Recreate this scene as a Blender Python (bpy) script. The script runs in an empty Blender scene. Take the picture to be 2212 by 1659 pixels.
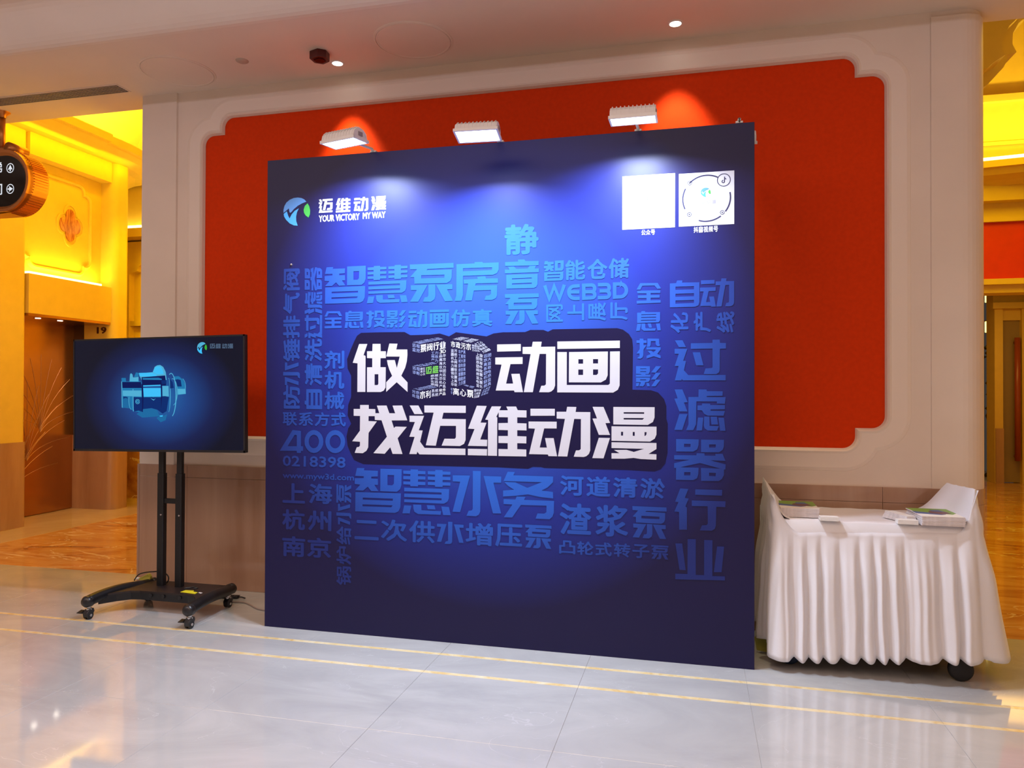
import bpy, bmesh, math, random
import numpy as np
from mathutils import Vector, Matrix
from mathutils.geometry import tessellate_polygon, delaunay_2d_cdt
random.seed(7)
R = math.radians
PI = math.pi
S = bpy.context.scene
COL = S.collection

# ------------------------------------------------------------------ camera
F_PX, YAW, PIT, ROL = 1598.0, 0.2422, 0.0099, 0.0035
CAM = Vector((1.1826, -4.249, 1.5146))
FW = Vector((-math.sin(YAW) * math.cos(PIT), math.cos(YAW) * math.cos(PIT), math.sin(PIT)))
RT0 = Vector((math.cos(YAW), math.sin(YAW), 0))
UP0 = RT0.cross(FW)
RT = RT0 * math.cos(ROL) + UP0 * math.sin(ROL)
UP = -RT0 * math.sin(ROL) + UP0 * math.cos(ROL)
cam = bpy.data.cameras.new('camera')
cam.sensor_fit = 'HORIZONTAL'
cam.sensor_width = 36.0
cam.lens = F_PX * 36.0 / 2212.0
cam.clip_start = 0.05
cam.clip_end = 100
camo = bpy.data.objects.new('camera', cam)
COL.objects.link(camo)
m = Matrix((RT, UP, -FW)).transposed().to_4x4()
m.translation = CAM
camo.matrix_world = m
S.camera = camo

# ------------------------------------------------------------------ world, exposure, big lights
w = bpy.data.worlds.new('world')
S.world = w
w.use_nodes = True
w.node_tree.nodes['Background'].inputs[0].default_value = (0.75, 0.68, 0.62, 1)
w.node_tree.nodes['Background'].inputs[1].default_value = 0.05
S.view_settings.view_transform = 'Standard'
S.view_settings.look = 'None'
S.view_settings.exposure = 0.0
S.view_settings.gamma = 1.0
S.view_settings.use_curve_mapping = False

def area(name, loc, rot, sx, sy, power, color, spread=180):
    l = bpy.data.lights.new(name, 'AREA')
    l.shape = 'RECTANGLE'
    l.size = sx
    l.size_y = sy
    l.energy = power
    l.color = color
    l.spread = R(spread)
    o = bpy.data.objects.new(name, l)
    o.location = loc
    o.rotation_euler = rot
    COL.objects.link(o)
    return o

def spot(name, loc, rot, power, color, size, blend=0.6, rad=0.03):
    l = bpy.data.lights.new(name, 'SPOT')
    l.energy = power
    l.color = color
    l.spot_size = R(size)
    l.spot_blend = blend
    l.shadow_soft_size = rad
    o = bpy.data.objects.new(name, l)
    o.location = loc
    o.rotation_euler = rot
    COL.objects.link(o)
    return o

HALL = (1.0, 0.75, 0.60)
COVE = (1.0, 0.70, 0.08)
COOL = (0.86, 0.90, 1.0)
YEL = (1.0, 0.63, 0.0)
FLOOD = (0.72, 0.83, 1.0)
area('hall_light', (-1.5, -3.6, 4.1), (0, 0, 0), 5.0, 1.6, 128, HALL)
area('hall_light', (2.5, -5.8, 4.1), (0, 0, 0), 5.0, 1.6, 118, HALL)
area('hall_light_cool', (-5.5, -5.0, 4.1), (0, 0, 0), 2.0, 1.6, 45, COOL)
area('ceiling_fill', (-1.5, -2.45, 4.03), (R(118), 0, 0), 11.0, 0.06, 26, (0.90, 0.84, 1.0))  # unseen strip added out of frame to brighten the ceiling
# yellow coves of the two lobbies
area('lobby_light', (-4.4, 2.6, 5.0), (0, 0, 0), 1.6, 2.6, 36, YEL)
area('lobby_light', (5.0, 4.2, 5.4), (0, 0, 0), 2.6, 4.0, 170, YEL)
area('lobby_light_far', (5.5, 8.2, 3.2), (0, 0, 0), 2.2, 1.2, 30, (1.0, 0.55, 0.10))

# ------------------------------------------------------------------ picture rays -> points on real planes
def ray(x, y):
    return FW + RT * ((x - 1106) / F_PX) + UP * ((829.5 - y) / F_PX)

def on(ax, v, x, y):
    d = ray(x, y)
    t = (v - CAM[ax]) / d[ax]
    return CAM + d * t

def onx(v, x, y): return on(0, v, x, y)
def ony(v, x, y): return on(1, v, x, y)
def onz(v, x, y): return on(2, v, x, y)

# ------------------------------------------------------------------ materials
def mat(name, color, rough=0.5, metal=0.0, spec=0.5, var=0.0, scale=8.0, bump=0.0, bscale=60.0, sheen=0.0, coat=0.0):
    mt = bpy.data.materials.new(name)
    mt.use_nodes = True
    nt = mt.node_tree
    b = nt.nodes['Principled BSDF']
    b.inputs['Base Color'].default_value = (*color, 1)
    b.inputs['Roughness'].default_value = rough
    b.inputs['Metallic'].default_value = metal
    b.inputs['Specular IOR Level'].default_value = spec
    if sheen: b.inputs['Sheen Weight'].default_value = sheen
    if coat: b.inputs['Coat Weight'].default_value = coat
    tc = nt.nodes.new('ShaderNodeTexCoord')
    if var:
        n = nt.nodes.new('ShaderNodeTexNoise')
        n.inputs['Scale'].default_value = scale
        n.inputs['Detail'].default_value = 4
        nt.links.new(tc.outputs['Object'], n.inputs['Vector'])
        r = nt.nodes.new('ShaderNodeValToRGB')
        r.color_ramp.elements[0].position = 0.3
        r.color_ramp.elements[0].color = (*[c * (1 - var) for c in color], 1)
        r.color_ramp.elements[1].position = 0.7
        r.color_ramp.elements[1].color = (*[min(1, c * (1 + var)) for c in color], 1)
        nt.links.new(n.outputs['Fac'], r.inputs[0])
        nt.links.new(r.outputs[0], b.inputs['Base Color'])
    if bump:
        n = nt.nodes.new('ShaderNodeTexNoise')
        n.inputs['Scale'].default_value = bscale
        nt.links.new(tc.outputs['Object'], n.inputs['Vector'])
        bp = nt.nodes.new('ShaderNodeBump')
        bp.inputs['Strength'].default_value = bump
        bp.inputs['Distance'].default_value = 0.002
        nt.links.new(n.outputs['Fac'], bp.inputs['Height'])
        nt.links.new(bp.outputs[0], b.inputs['Normal'])
    return mt

def emis(name, color, strength):
    mt = bpy.data.materials.new(name)
    mt.use_nodes = True
    nt = mt.node_tree
    nt.nodes.remove(nt.nodes['Principled BSDF'])
    e = nt.nodes.new('ShaderNodeEmission')
    e.inputs[0].default_value = (*color, 1)
    e.inputs[1].default_value = strength
    nt.links.new(e.outputs[0], nt.nodes['Material Output'].inputs[0])
    return mt

def marble(name, stops, rough, scale=1.5, stretch=(1, 1, 1), distort=2.0, vein=None, vscale=2.0, vpos=0.02, bias=(0.3, 0.7), world=True, coat=0.0):
    mt = bpy.data.materials.new(name)
    mt.use_nodes = True
    nt = mt.node_tree
    b = nt.nodes['Principled BSDF']
    b.inputs['Roughness'].default_value = rough
    b.inputs['Coat Weight'].default_value = coat
    b.inputs['Coat Roughness'].default_value = 0.05
    tc = nt.nodes.new('ShaderNodeNewGeometry') if world else nt.nodes.new('ShaderNodeTexCoord')
    mp = nt.nodes.new('ShaderNodeMapping')
    mp.inputs['Scale'].default_value = stretch
    nt.links.new(tc.outputs['Position' if world else 'Object'], mp.inputs['Vector'])
    n = nt.nodes.new('ShaderNodeTexNoise')
    n.inputs['Scale'].default_value = scale
    n.inputs['Detail'].default_value = 8
    n.inputs['Roughness'].default_value = 0.6
    n.inputs['Distortion'].default_value = distort
    nt.links.new(mp.outputs[0], n.inputs['Vector'])
    r = nt.nodes.new('ShaderNodeValToRGB')
    k = len(stops)
    while len(r.color_ramp.elements) < k: r.color_ramp.elements.new(0.5)
    for i, c in enumerate(stops):
        r.color_ramp.elements[i].position = bias[0] + (bias[1] - bias[0]) * i / (k - 1)
        r.color_ramp.elements[i].color = (*c, 1)
    nt.links.new(n.outputs['Fac'], r.inputs[0])
    out = r.outputs[0]
    if vein:
        v = nt.nodes.new('ShaderNodeTexNoise')
        v.inputs['Scale'].default_value = vscale
        v.inputs['Detail'].default_value = 5
        v.inputs['Distortion'].default_value = 1.2
        nt.links.new(mp.outputs[0], v.inputs['Vector'])
        s = nt.nodes.new('ShaderNodeMath'); s.operation = 'SUBTRACT'; s.inputs[1].default_value = 0.5
        a = nt.nodes.new('ShaderNodeMath'); a.operation = 'ABSOLUTE'
        g = nt.nodes.new('ShaderNodeMath'); g.operation = 'LESS_THAN'; g.inputs[1].default_value = vpos
        nt.links.new(v.outputs['Fac'], s.inputs[0]); nt.links.new(s.outputs[0], a.inputs[0]); nt.links.new(a.outputs[0], g.inputs[0])
        h = nt.nodes.new('ShaderNodeMath'); h.operation = 'MULTIPLY'; h.inputs[1].default_value = 0.6
        nt.links.new(g.outputs[0], h.inputs[0])
        mx = nt.nodes.new('ShaderNodeMix'); mx.data_type = 'RGBA'
        mx.inputs['B'].default_value = (*vein, 1)
        nt.links.new(h.outputs[0], mx.inputs['Factor'])
        nt.links.new(out, mx.inputs['A'])
        out = mx.outputs['Result']
    nt.links.new(out, b.inputs['Base Color'])
    return mt

M = {}
M['cream'] = mat('cream_plaster', (0.78, 0.66, 0.56), 0.6, var=0.03, scale=3)
M['ceil'] = mat('ceiling_plaster', (0.80, 0.68, 0.59), 0.7, var=0.03, scale=2)
M['trim'] = mat('cream_trim', (0.82, 0.70, 0.60), 0.45)
M['red'] = mat('orange_red_wallcovering', (0.68, 0.040, 0.0005), 0.7, spec=0.12, var=0.05, scale=40, bump=0.15, bscale=300)
M['redfar'] = mat('red_panel', (0.60, 0.02, 0.004), 0.5, var=0.05)
M['stone'] = marble('pink_brown_marble', [(0.34, 0.185, 0.12), (0.42, 0.25, 0.17), (0.50, 0.32, 0.22)], 0.13, 1.2, (2.5, 2.5, 0.25), 0.6, coat=0.3)
M['tile'] = marble('grey_cream_marble', [(0.41, 0.415, 0.425), (0.47, 0.475, 0.48), (0.53, 0.53, 0.535)], 0.065, 0.9, (1, 2.2, 1), 1.5, vein=(0.58, 0.58, 0.60), vscale=0.9, vpos=0.0012, coat=0.4)
M['grout'] = mat('grout', (0.50, 0.46, 0.42), 0.4)
M['strip'] = marble('yellow_marble_strip', [(0.66, 0.44, 0.16), (0.76, 0.62, 0.34), (0.82, 0.74, 0.54)], 0.1, 3.0, (3, 3, 1), 1.0)
M['orange'] = marble('orange_veined_marble', [(0.30, 0.10, 0.03), (0.52, 0.24, 0.08), (0.62, 0.34, 0.13), (0.55, 0.22, 0.06)], 0.07, 0.8, (1, 2.6, 1), 2.5, vein=(0.85, 0.70, 0.50), vscale=0.7, vpos=0.006)
M['tan'] = marble('tan_marble', [(0.50, 0.36, 0.22), (0.60, 0.46, 0.30)], 0.08, 1.5, (1, 1, 1), 1.0)
M['ywall'] = mat('yellow_lit_plaster', (0.72, 0.53, 0.11), 0.55, var=0.03)  # cream plaster with the yellow lobby light mixed into its colour
M['bronze'] = mat('bronze_door', (0.50, 0.24, 0.10), 0.22, metal=0.9, var=0.15, scale=1.5)
M['bronze2'] = mat('bronze_etched', (0.46, 0.24, 0.11), 0.4, metal=0.8)
M['steel'] = mat('dark_mirror_frame', (0.10, 0.07, 0.05), 0.15, metal=0.9)
M['gold'] = mat('copper_gold_metal', (0.50, 0.19, 0.05), 0.32, metal=0.75)
M['blk'] = mat('black_powder_coat', (0.005, 0.0055, 0.008), 0.42, var=0.1, scale=30)
M['blk2'] = mat('black_plastic', (0.015, 0.015, 0.018), 0.3)
M['tray'] = mat('brown_black_tray', (0.016, 0.010, 0.011), 0.45, var=0.15)
M['rubber'] = mat('black_rubber', (0.012, 0.012, 0.014), 0.6)
M['bluewheel'] = mat('dark_blue_wheel', (0.01, 0.03, 0.09), 0.5)
M['chrome'] = mat('chrome', (0.7, 0.7, 0.72), 0.15, metal=1.0)
M['white'] = mat('white_enamel', (0.78, 0.76, 0.74), 0.35)
M['cloth'] = mat('white_satin_cloth', (0.76, 0.745, 0.78), 0.5, sheen=0.3, bump=0.2, bscale=120)
M['paper'] = mat('white_paper', (0.80, 0.78, 0.76), 0.6)
M['pgs'] = mat('page_edges', (0.72, 0.66, 0.68), 0.7, var=0.12, scale=60)
M['green'] = mat('green_print', (0.16, 0.34, 0.02), 0.35)
M['blue'] = mat('blue_print', (0.03, 0.10, 0.30), 0.35)
M['maroon'] = mat('maroon_print', (0.10, 0.02, 0.05), 0.35)
M['yellow'] = mat('yellow_sticker', (0.75, 0.68, 0.02), 0.5)
M['ygreen'] = mat('yellow_card', (0.45, 0.42, 0.06), 0.6)
M['redbox'] = mat('dark_red_plastic', (0.07, 0.004, 0.004), 0.3)
M['vent'] = mat('grey_grille', (0.30, 0.25, 0.24), 0.5)
M['agate'] = marble('orange_agate', [(0.75, 0.33, 0.06), (0.80, 0.42, 0.10), (0.30, 0.06, 0.02), (0.62, 0.25, 0.10), (0.28, 0.05, 0.02), (0.80, 0.40, 0.08)], 0.2, 1.6, (1, 4, 0.6), 1.5)
M['plywood'] = mat('plywood', (0.35, 0.22, 0.12), 0.6)
M['lens'] = emis('flood_lens', (0.86, 0.92, 1.0), 14)
M['dl'] = emis('downlight_glow', (1.0, 0.93, 0.8), 12)
M['cove'] = emis('cove_tube', (1.0, 0.80, 0.18), 9)
M['ylamp'] = emis('warm_lantern', (1.0, 0.72, 0.15), 4)
M['white_sign'] = emis('lit_sign_lettering', (0.9, 0.93, 1.0), 0.9)
M['black_glass'] = mat('black_glass', (0.004, 0.004, 0.005), 0.08)

# ------------------------------------------------------------------ mesh helpers
def link(name, me, mt=None, parent=None, label=None, kind=None, smooth=False):
    o = bpy.data.objects.new(name, me)
    COL.objects.link(o)
    if mt is not None and len(me.materials) == 0: me.materials.append(mt)
    if parent is not None: o.parent = parent
    if label: o['label'] = label
    if kind: o['kind'] = kind
    if smooth:
        for p in me.polygons: p.use_smooth = True
    return o

def thing(name, label, cat, group=None, loc=(0, 0, 0), kind=None):
    o = bpy.data.objects.new(name, None)
    o.empty_display_size = 0.1
    o.location = loc
    COL.objects.link(o)
    o['label'] = label
    o['category'] = cat
    if group: o['group'] = group
    if kind: o['kind'] = kind
    return o

class MB:
    def __init__(s): s.v = []; s.f = []
    def add(s, vs, fs):
        k = len(s.v)
        s.v += [tuple(p) for p in vs]
        s.f += [tuple(i + k for i in f) for f in fs]
        return s
    def box(s, x0, x1, y0, y1, z0, z1, M4=None):
        vs = [Vector((x, y, z)) for z in (z0, z1) for y in (y0, y1) for x in (x0, x1)]
        if M4 is not None: vs = [M4 @ p for p in vs]
        return s.add(vs, [(0, 2, 3, 1), (4, 5, 7, 6), (0, 1, 5, 4), (2, 6, 7, 3), (0, 4, 6, 2), (1, 3, 7, 5)])
    def prism(s, pts, a, b, f):
        # pts: 2-D outline; f(u, v, w) -> 3-D point, w in (a, b)
        n = len(pts)
        vs = [f(u, v, a) for u, v in pts] + [f(u, v, b) for u, v in pts]
        tri = tessellate_polygon([[Vector((u, v, 0)) for u, v in pts]])
        fs = [tuple(t) for t in tri] + [tuple(i + n for i in t) for t in tri]
        fs += [(i, (i + 1) % n, (i + 1) % n + n, i + n) for i in range(n)]
        return s.add(vs, fs)
    def tube(s, path, r, n=10, caps=True):
        P = [Vector(p) for p in path]
        rr = r if isinstance(r, (list, tuple)) else [r] * len(P)
        vs = []; fs = []
        ref = None
        for i, p in enumerate(P):
            d = (P[min(i + 1, len(P) - 1)] - P[max(i - 1, 0)]).normalized()
            if ref is None:
                ref = Vector((0, 0, 1)) if abs(d.z) < 0.9 else Vector((1, 0, 0))
            a = (ref - d * ref.dot(d)).normalized(); ref = a
            b = d.cross(a)
            for k in range(n):
                t = 2 * PI * k / n
                vs.append(p + (a * math.cos(t) + b * math.sin(t)) * rr[i])
        for i in range(len(P) - 1):
            for k in range(n):
                fs.append((i * n + k, i * n + (k + 1) % n, (i + 1) * n + (k + 1) % n, (i + 1) * n + k))
        if caps:
            fs.append(tuple(range(n))[::-1]); fs.append(tuple((len(P) - 1) * n + k for k in range(n)))
        return s.add(vs, fs)
    def grid(s, rows):
        n = len(rows[0]); vs = [p for r in rows for p in r]; fs = []
        for i in range(len(rows) - 1):
            for j in range(n - 1):
                fs.append((i * n + j, i * n + j + 1, (i + 1) * n + j + 1, (i + 1) * n + j))
        return s.add(vs, fs)
    def lathe(s, prof, c, axis='z', n=24):
        # prof: (radius, height)
        rows = []
        for k in range(n + 1):
            t = 2 * PI * k / n
            row = []
            for r, h in prof:
                if axis == 'z': row.append(Vector((c[0] + r * math.cos(t), c[1] + r * math.sin(t), c[2] + h)))
                elif axis == 'x': row.append(Vector((c[0] + h, c[1] + r * math.cos(t), c[2] + r * math.sin(t))))
                else: row.append(Vector((c[0] + r * math.cos(t), c[1] + h, c[2] + r * math.sin(t))))
            rows.append(row)
        return s.grid(rows)
    def mesh(s, name='m', fix=True):
        me = bpy.data.meshes.new(name)
        me.from_pydata(s.v, [], s.f)
        if fix:
            bm = bmesh.new(); bm.from_mesh(me)
            bmesh.ops.remove_doubles(bm, verts=bm.verts, dist=1e-5)
            bmesh.ops.recalc_face_normals(bm, faces=bm.faces)
            bm.to_mesh(me); bm.free()
        me.update()
        return me
    def build(s, name, mt, parent=None, label=None, kind=None, smooth=False, bevel=0.0, autosm=False):
        o = link(name, s.mesh(name), mt, parent, label, kind, smooth)
        if bevel:
            md = o.modifiers.new('bevel', 'BEVEL'); md.width = bevel; md.segments = 2; md.limit_method = 'ANGLE'; md.angle_limit = R(50)
        if autosm:
            o.data.shade_smooth() if hasattr(o.data, 'shade_smooth') else None
            md = o.modifiers.new('edge', 'EDGE_SPLIT'); md.split_angle = R(35)
        return o

def XZ(y):  # outline in (x, z), extruded along y
    return lambda u, v, w: Vector((u, w, v))
def XY():
    return lambda u, v, w: Vector((u, v, w))
def YZ():
    return lambda u, v, w: Vector((w, u, v))
def rrect(x0, x1, y0, y1, r, n=6):
    o = []
    for cx, cy, a in ((x1 - r, y1 - r, 0), (x0 + r, y1 - r, 90), (x0 + r, y0 + r, 180), (x1 - r, y0 + r, 270)):
        for k in range(n + 1):
            t = R(a + 90 * k / n)
            o.append((cx + r * math.cos(t), cy + r * math.sin(t)))
    return o

# ------------------------------------------------------------------ lettering: traced heavy characters + fallback font
def Pz(ox, oy, s, polys):
    return [[[(ox + x / s, oy + y / s) for x, y in c] for c in comp] for comp in polys]
def pl(t):
    a = [float(q) for q in t.replace(';', ' ').replace(',', ' ').split()]
    return list(zip(a[::2], a[1::2]))
def G(ox, oy, s, *comps):
    return Pz(ox, oy, s, [[pl(c) for c in comp.split('|')] for comp in comps])
GL = {}
GL['做'] = G(756,736,13.823,'278,98 522,98 408,436 450,440 468,465 462,1530 222,1530 228,675 85,660','678,95 915,95 920,315 1075,315 1075,520 915,522 912,790 1072,792 1065,1400 1010,1490 920,1532 510,1532 512,795 668,792 668,525 512,518 512,315 670,312|738,1000 850,1000 850,1290 825,1325 738,1325','1180,85 1422,90 1385,262 1715,262 1718,430 1700,620 1650,810 1535,1045 1722,1245 1722,1532 1398,1240 1085,1528 1085,1240 1262,1050 1180,870 1130,710 1108,580 1340,578 1402,815 1488,475 1085,472')
GL['动'] = G(1064,730,12.76,'128,180 780,168 780,362 128,378','78,540 830,528 828,718 495,722 375,1260 568,1258 518,992 748,988 840,1495 608,1495 595,1450 90,1450 250,735 78,730','1110,105 1355,105 1335,245 1728,240 1725,1310 1690,1410 1620,1475 1550,1498 1285,1495 1345,1318 1430,1315 1472,1280 1478,440 1298,440 1112,1495 862,1495 1050,445 830,440 830,250 1085,245')
GL['画'] = G(1196,726,12.76,'103,150 1825,125 1825,330 103,355','103,440 365,440 362,1348 1505,1348 1550,1310 1555,425 1825,420 1820,1360 1770,1480 1640,1558 100,1552','425,440 1495,425 1490,1080 1440,1200 1300,1278 420,1275|682,638 812,638 812,762 682,762|1086,635 1225,635 1225,755 1086,755|680,922 812,922 812,1072 680,1072|1086,920 1225,920 1225,1030 1185,1072 1086,1072')
GL['找'] = G(756,866,13.377,'295,118 545,118 548,232 735,238 738,355 850,355 780,135 1060,133 1140,355 1310,358 1232,135 1510,132 1660,562 1205,565 1275,785 1315,742 1645,750 1380,1080 1520,1535 1235,1530 1168,1340 1005,1528 680,1510 1070,1035 915,560 722,550 718,440 540,440 538,582 780,592 540,925 530,1340 480,1440 370,1512 140,1500 200,1338 260,1330 292,1290 292,1180 68,1165 290,860 295,435 110,430 110,232 295,232')
GL['迈'] = G(880,866,13.38,'68,132 322,132 455,382 205,380','62,428 485,430 332,850 445,855 370,1180 500,1358 1680,1380 1680,1565 350,1545 290,1465 270,1538 58,1535 212,1040 60,1035 220,610 65,605','492,132 1690,140 1690,348 1045,342 1005,518 1690,528 1685,1130 1640,1240 1520,1305 992,1292 1075,1092 1370,1095 1405,1055 1408,722 950,720 825,1295 535,1282 762,338 495,335')
GL['维'] = G(1006,866,12.764,'310,132 580,140 412,598 575,602 402,1065 595,1072 590,1250 62,1238 245,775 68,765','62,1318 592,1328 588,1508 62,1495','720,150 980,152 930,258 1165,258 1120,155 1390,155 1435,255 1678,262 1678,458 1422,452 1422,612 1678,622 1678,815 1422,808 1422,970 1675,980 1672,1172 1422,1165 1422,1330 1672,1340 1672,1532 905,1520 905,1325 1160,1330 1160,1165 905,1160 905,968 1165,968 1165,808 905,800 905,612 1165,608 1165,452 912,448 910,310 845,440 872,455 865,1515 612,1510 620,525 540,515')
GL['漫'] = G(1274,870,12.76,'78,112 380,115 562,555 432,562 560,888 250,885 75,435 200,432','250,965 558,970 380,1532 70,1525','650,115 1788,122 1785,410 1740,530 1600,612 650,598|935,260 1500,262 1500,305 935,302|935,420 1500,422 1455,468 935,462','600,648 1840,660 1838,880 1790,990 1660,1070 600,1048|862,800 918,800 918,905 862,905|1185,805 1240,805 1240,912 1185,912|1510,808 1568,810 1560,880 1530,915 1510,915','600,1088 1838,1110 1838,1275 1620,1410 1838,1420 1835,1570 1400,1550 1210,1520 950,1542 600,1540 600,1388 820,1390 670,1300 1015,1298 1215,1355 1500,1270 600,1248')
GL['智'] = G(764,1004,10.055,'75,68 238,72 225,118 530,130 525,252 385,258 385,298 528,305 530,438 452,435 540,570 385,570 308,475 210,560 35,552 145,432 25,415 28,292 220,288 222,248 35,240','583,85 1045,95 1040,440 1010,530 940,585 580,572|738,220 880,225 875,410 840,445 738,440','40,590 1028,620 1018,920 975,1010 900,1045 35,1010|200,712 855,735 850,782 200,755|195,858 850,880 820,922 195,900')
GL['慧'] = G(764,1004,10.055,'1240,98 1398,102 1400,132 1562,138 1560,205 1400,202 1400,248 1560,255 1560,322 1400,318 1400,368 1560,375 1560,442 1400,438 1398,468 1235,465 1232,430 1080,425 1080,360 1232,365 1232,318 1080,312 1080,243 1232,246 1235,203 1080,195 1080,125 1238,128','1775,110 1933,114 1935,144 2105,150 2103,217 1935,214 1935,260 2103,267 2103,334 1935,330 1935,380 2103,387 2103,454 1935,450 1933,480 1770,477 1767,442 1612,437 1612,372 1767,377 1767,330 1612,324 1612,255 1767,258 1770,215 1612,207 1612,137 1773,140','1100,495 2078,525 2070,730 2040,800 1960,845 1100,812 1100,748 1910,772 1910,728 1100,700 1100,625 1910,648 1910,602 1100,575','1100,880 1255,885 1220,1055 1060,1055','1295,862 1470,868 1475,985 1905,1005 1890,1085 1400,1068 1320,1020 1300,950','1590,875 1755,880 1780,970 1610,965','1905,905 2070,915 2110,1095 1945,1090')
GL['水'] = G(974,1008,9.617,'40,178 400,185 195,942 35,935 195,312 40,305','458,88 622,92 612,930 580,1000 520,1030 325,1020 370,915 430,910 455,880','680,192 1048,205 1045,335 885,332 1045,972 875,970')
GL['务'] = G(974,1008,9.617,'1180,105 1330,110 1300,178 2125,205 2122,325 2010,430 1885,495 2122,525 2125,660 1850,630 1605,575 1350,605 1085,620 1085,495 1315,478 1190,400 1110,318 1340,325 1590,440 1890,322 1095,298','1370,618 1555,625 1520,688 2145,712 2140,960 2110,1040 2050,1092 1760,1080 1800,970 1940,975 1985,945 1988,810 1455,795 1275,1055 1100,1050 1280,785 1095,775 1095,672 1340,682')
GL['泵'] = G(884,560,11.06,'15,128 1060,88 1065,205 440,235 415,262 1020,245 1015,440 980,520 900,570 125,588 120,430 20,430 190,240 20,242|290,385 845,370 840,440 290,460','38,625 440,612 215,1018 20,1018 185,738 42,738','460,602 625,598 628,880 600,960 520,1018 325,1018 375,908 430,905 458,870','640,605 1035,598 1035,715 905,720 1050,995 855,1005')
GL['房'] = G(884,560,11.06,'1130,120 1565,100 1560,70 1750,65 1765,90 2142,75 2140,250 2100,330 2010,372 1285,400 1285,860 1245,995 1080,998 1125,870|1285,218 1985,195 1975,260 1285,288','1300,488 1640,468 1620,420 1820,405 1840,460 2122,455 2122,565 1590,580 1575,632 2105,620 2100,860 2070,930 1980,975 1795,975 1835,870 1910,865 1955,830 1955,735 1545,750 1500,985 1335,988 1410,585 1305,588')
GL['过'] = G(1450,724,15.65,'120,178 380,170 500,405 260,408','115,462 545,460 405,868 500,870 430,1190 575,1350 1840,1345 1840,1528 400,1528 350,1480 345,1530 120,1530 250,1045 115,1045 255,632 115,632','665,275 1395,262 1395,155 1640,150 1650,262 1850,265 1848,455 1645,460 1640,1180 1610,1260 1520,1318 1095,1318 1160,1125 1370,1110 1398,1080 1395,455 660,465','725,580 975,578 1090,1020 845,1022')
GL['滤'] = G(1450,834,15.65,'115,115 375,112 555,545 430,555 545,858 275,858 105,425 215,415','275,945 550,945 370,1485 105,1480','925,112 1195,115 1200,172 1740,175 1735,328 1200,335 1200,370 1840,372 1815,598 1540,592 1545,520 850,518 840,1290 745,1490 500,1490 585,1290 582,370 920,365','890,655 1040,650 1045,590 1310,592 1320,640 1815,640 1812,785 1330,790 1330,835 1815,838 1770,1000 1240,1000 1110,940 1040,820 885,812','905,1062 1085,1065 1040,1500 850,1500','1115,1030 1290,1030 1295,1345 1610,1350 1550,1505 1230,1502 1130,1430 1100,1330','1330,1035 1540,1035 1585,1300 1360,1300','1595,1070 1780,1072 1835,1510 1655,1510')
GL['器'] = G(1450,940,15.65,'165,130 930,140 925,330 880,480 740,555 165,550|435,292 655,297 650,400 435,400','1010,150 1785,155 1780,390 1740,500 1610,580 1010,575|1275,312 1510,315 1495,418 1285,418','860,610 1120,612 1130,690 1495,695 1490,632 1735,630 1835,870 1320,850 1840,990 1835,1160 1785,1160 1780,1350 1720,1470 1610,1550 1010,1545 1005,1105 1660,1130 970,940 300,1085 925,1100 920,1300 880,1450 740,1520 160,1505 165,1110 100,1110 100,945 620,830 100,820 100,675 850,680|435,1250 650,1252 645,1358 435,1358|1280,1270 1510,1278 1495,1390 1280,1380')
GL['行'] = G(1450,1046,15.65,'305,140 580,160 460,460 590,485 480,750 530,790 530,1535 270,1535 265,935 105,920 245,600 130,590','815,170 1725,190 1715,388 810,355','695,545 1835,575 1830,775 1525,765 1510,1400 1470,1510 1370,1570 965,1560 1040,1385 1190,1380 1235,1330 1230,745 695,735')
GL['业'] = G(1450,1156,15.65,'140,275 370,280 490,1180 280,1170','1550,380 1790,385 1700,1250 1440,1250','555,130 830,135 830,1340 1110,1350 1115,160 1395,170 1390,1380 1810,1390 1815,1530 140,1490 135,1300 550,1310')
GL['自'] = G(1440,596,12.76,'290,128 435,125 430,185 905,175 905,720 880,810 790,850 90,868 90,210 260,200|245,300 755,285 752,370 245,385|245,495 755,480 752,560 245,575|245,680 755,665 752,745 245,765')
GL['音'] = G(1084,480,11.06,'385,895 540,890 570,930 885,925 880,1030 80,1050 80,955 390,940','145,1065 290,1060 350,1115 620,1105 665,1045 820,1040 790,1105 890,1105 888,1195 75,1225 75,1130 185,1135','108,1262 860,1232 855,1480 820,1550 760,1572 108,1590|245,1345 718,1325 718,1350 245,1370|245,1465 720,1445 718,1480 245,1498')
GL['全'] = G(1366,604,13.83,'235,108 755,100 860,270 745,278 665,178 295,185 240,300 125,300','145,335 835,318 835,400 545,405 545,462 815,458 812,540 545,545 545,620 845,612 842,690 135,718 130,635 425,625 425,552 170,555 165,475 425,468 425,412 150,412')
GL['息'] = G(1366,604,13.83,'275,945 375,942 385,975 828,970 828,1210 790,1275 145,1298 145,990 260,988|265,1042 715,1030 715,1050 265,1062|260,1125 712,1112 710,1135 260,1145|255,1208 710,1198 708,1220 255,1230','150,1320 265,1318 220,1530 112,1532','275,1315 385,1312 388,1440 420,1455 705,1455 680,1525 340,1530 270,1470','455,1312 555,1310 585,1435 500,1438','705,1310 820,1308 850,1515 750,1520')
GL['投'] = G(1366,724,13.83,'220,102 330,105 332,155 425,158 425,238 335,235 335,300 420,302 335,430 325,620 300,670 240,705 145,695 175,650 215,640 215,550 125,552 218,420 220,240 125,232 125,155 218,155','450,102 800,105 805,270 830,280 810,330 740,328 700,280 695,180 555,180 545,300 520,345 430,345 450,290','425,358 848,360 845,430 745,560 848,615 845,695 640,630 425,698 425,618 540,565 445,458 560,460 630,515 710,435 425,430')
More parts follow.
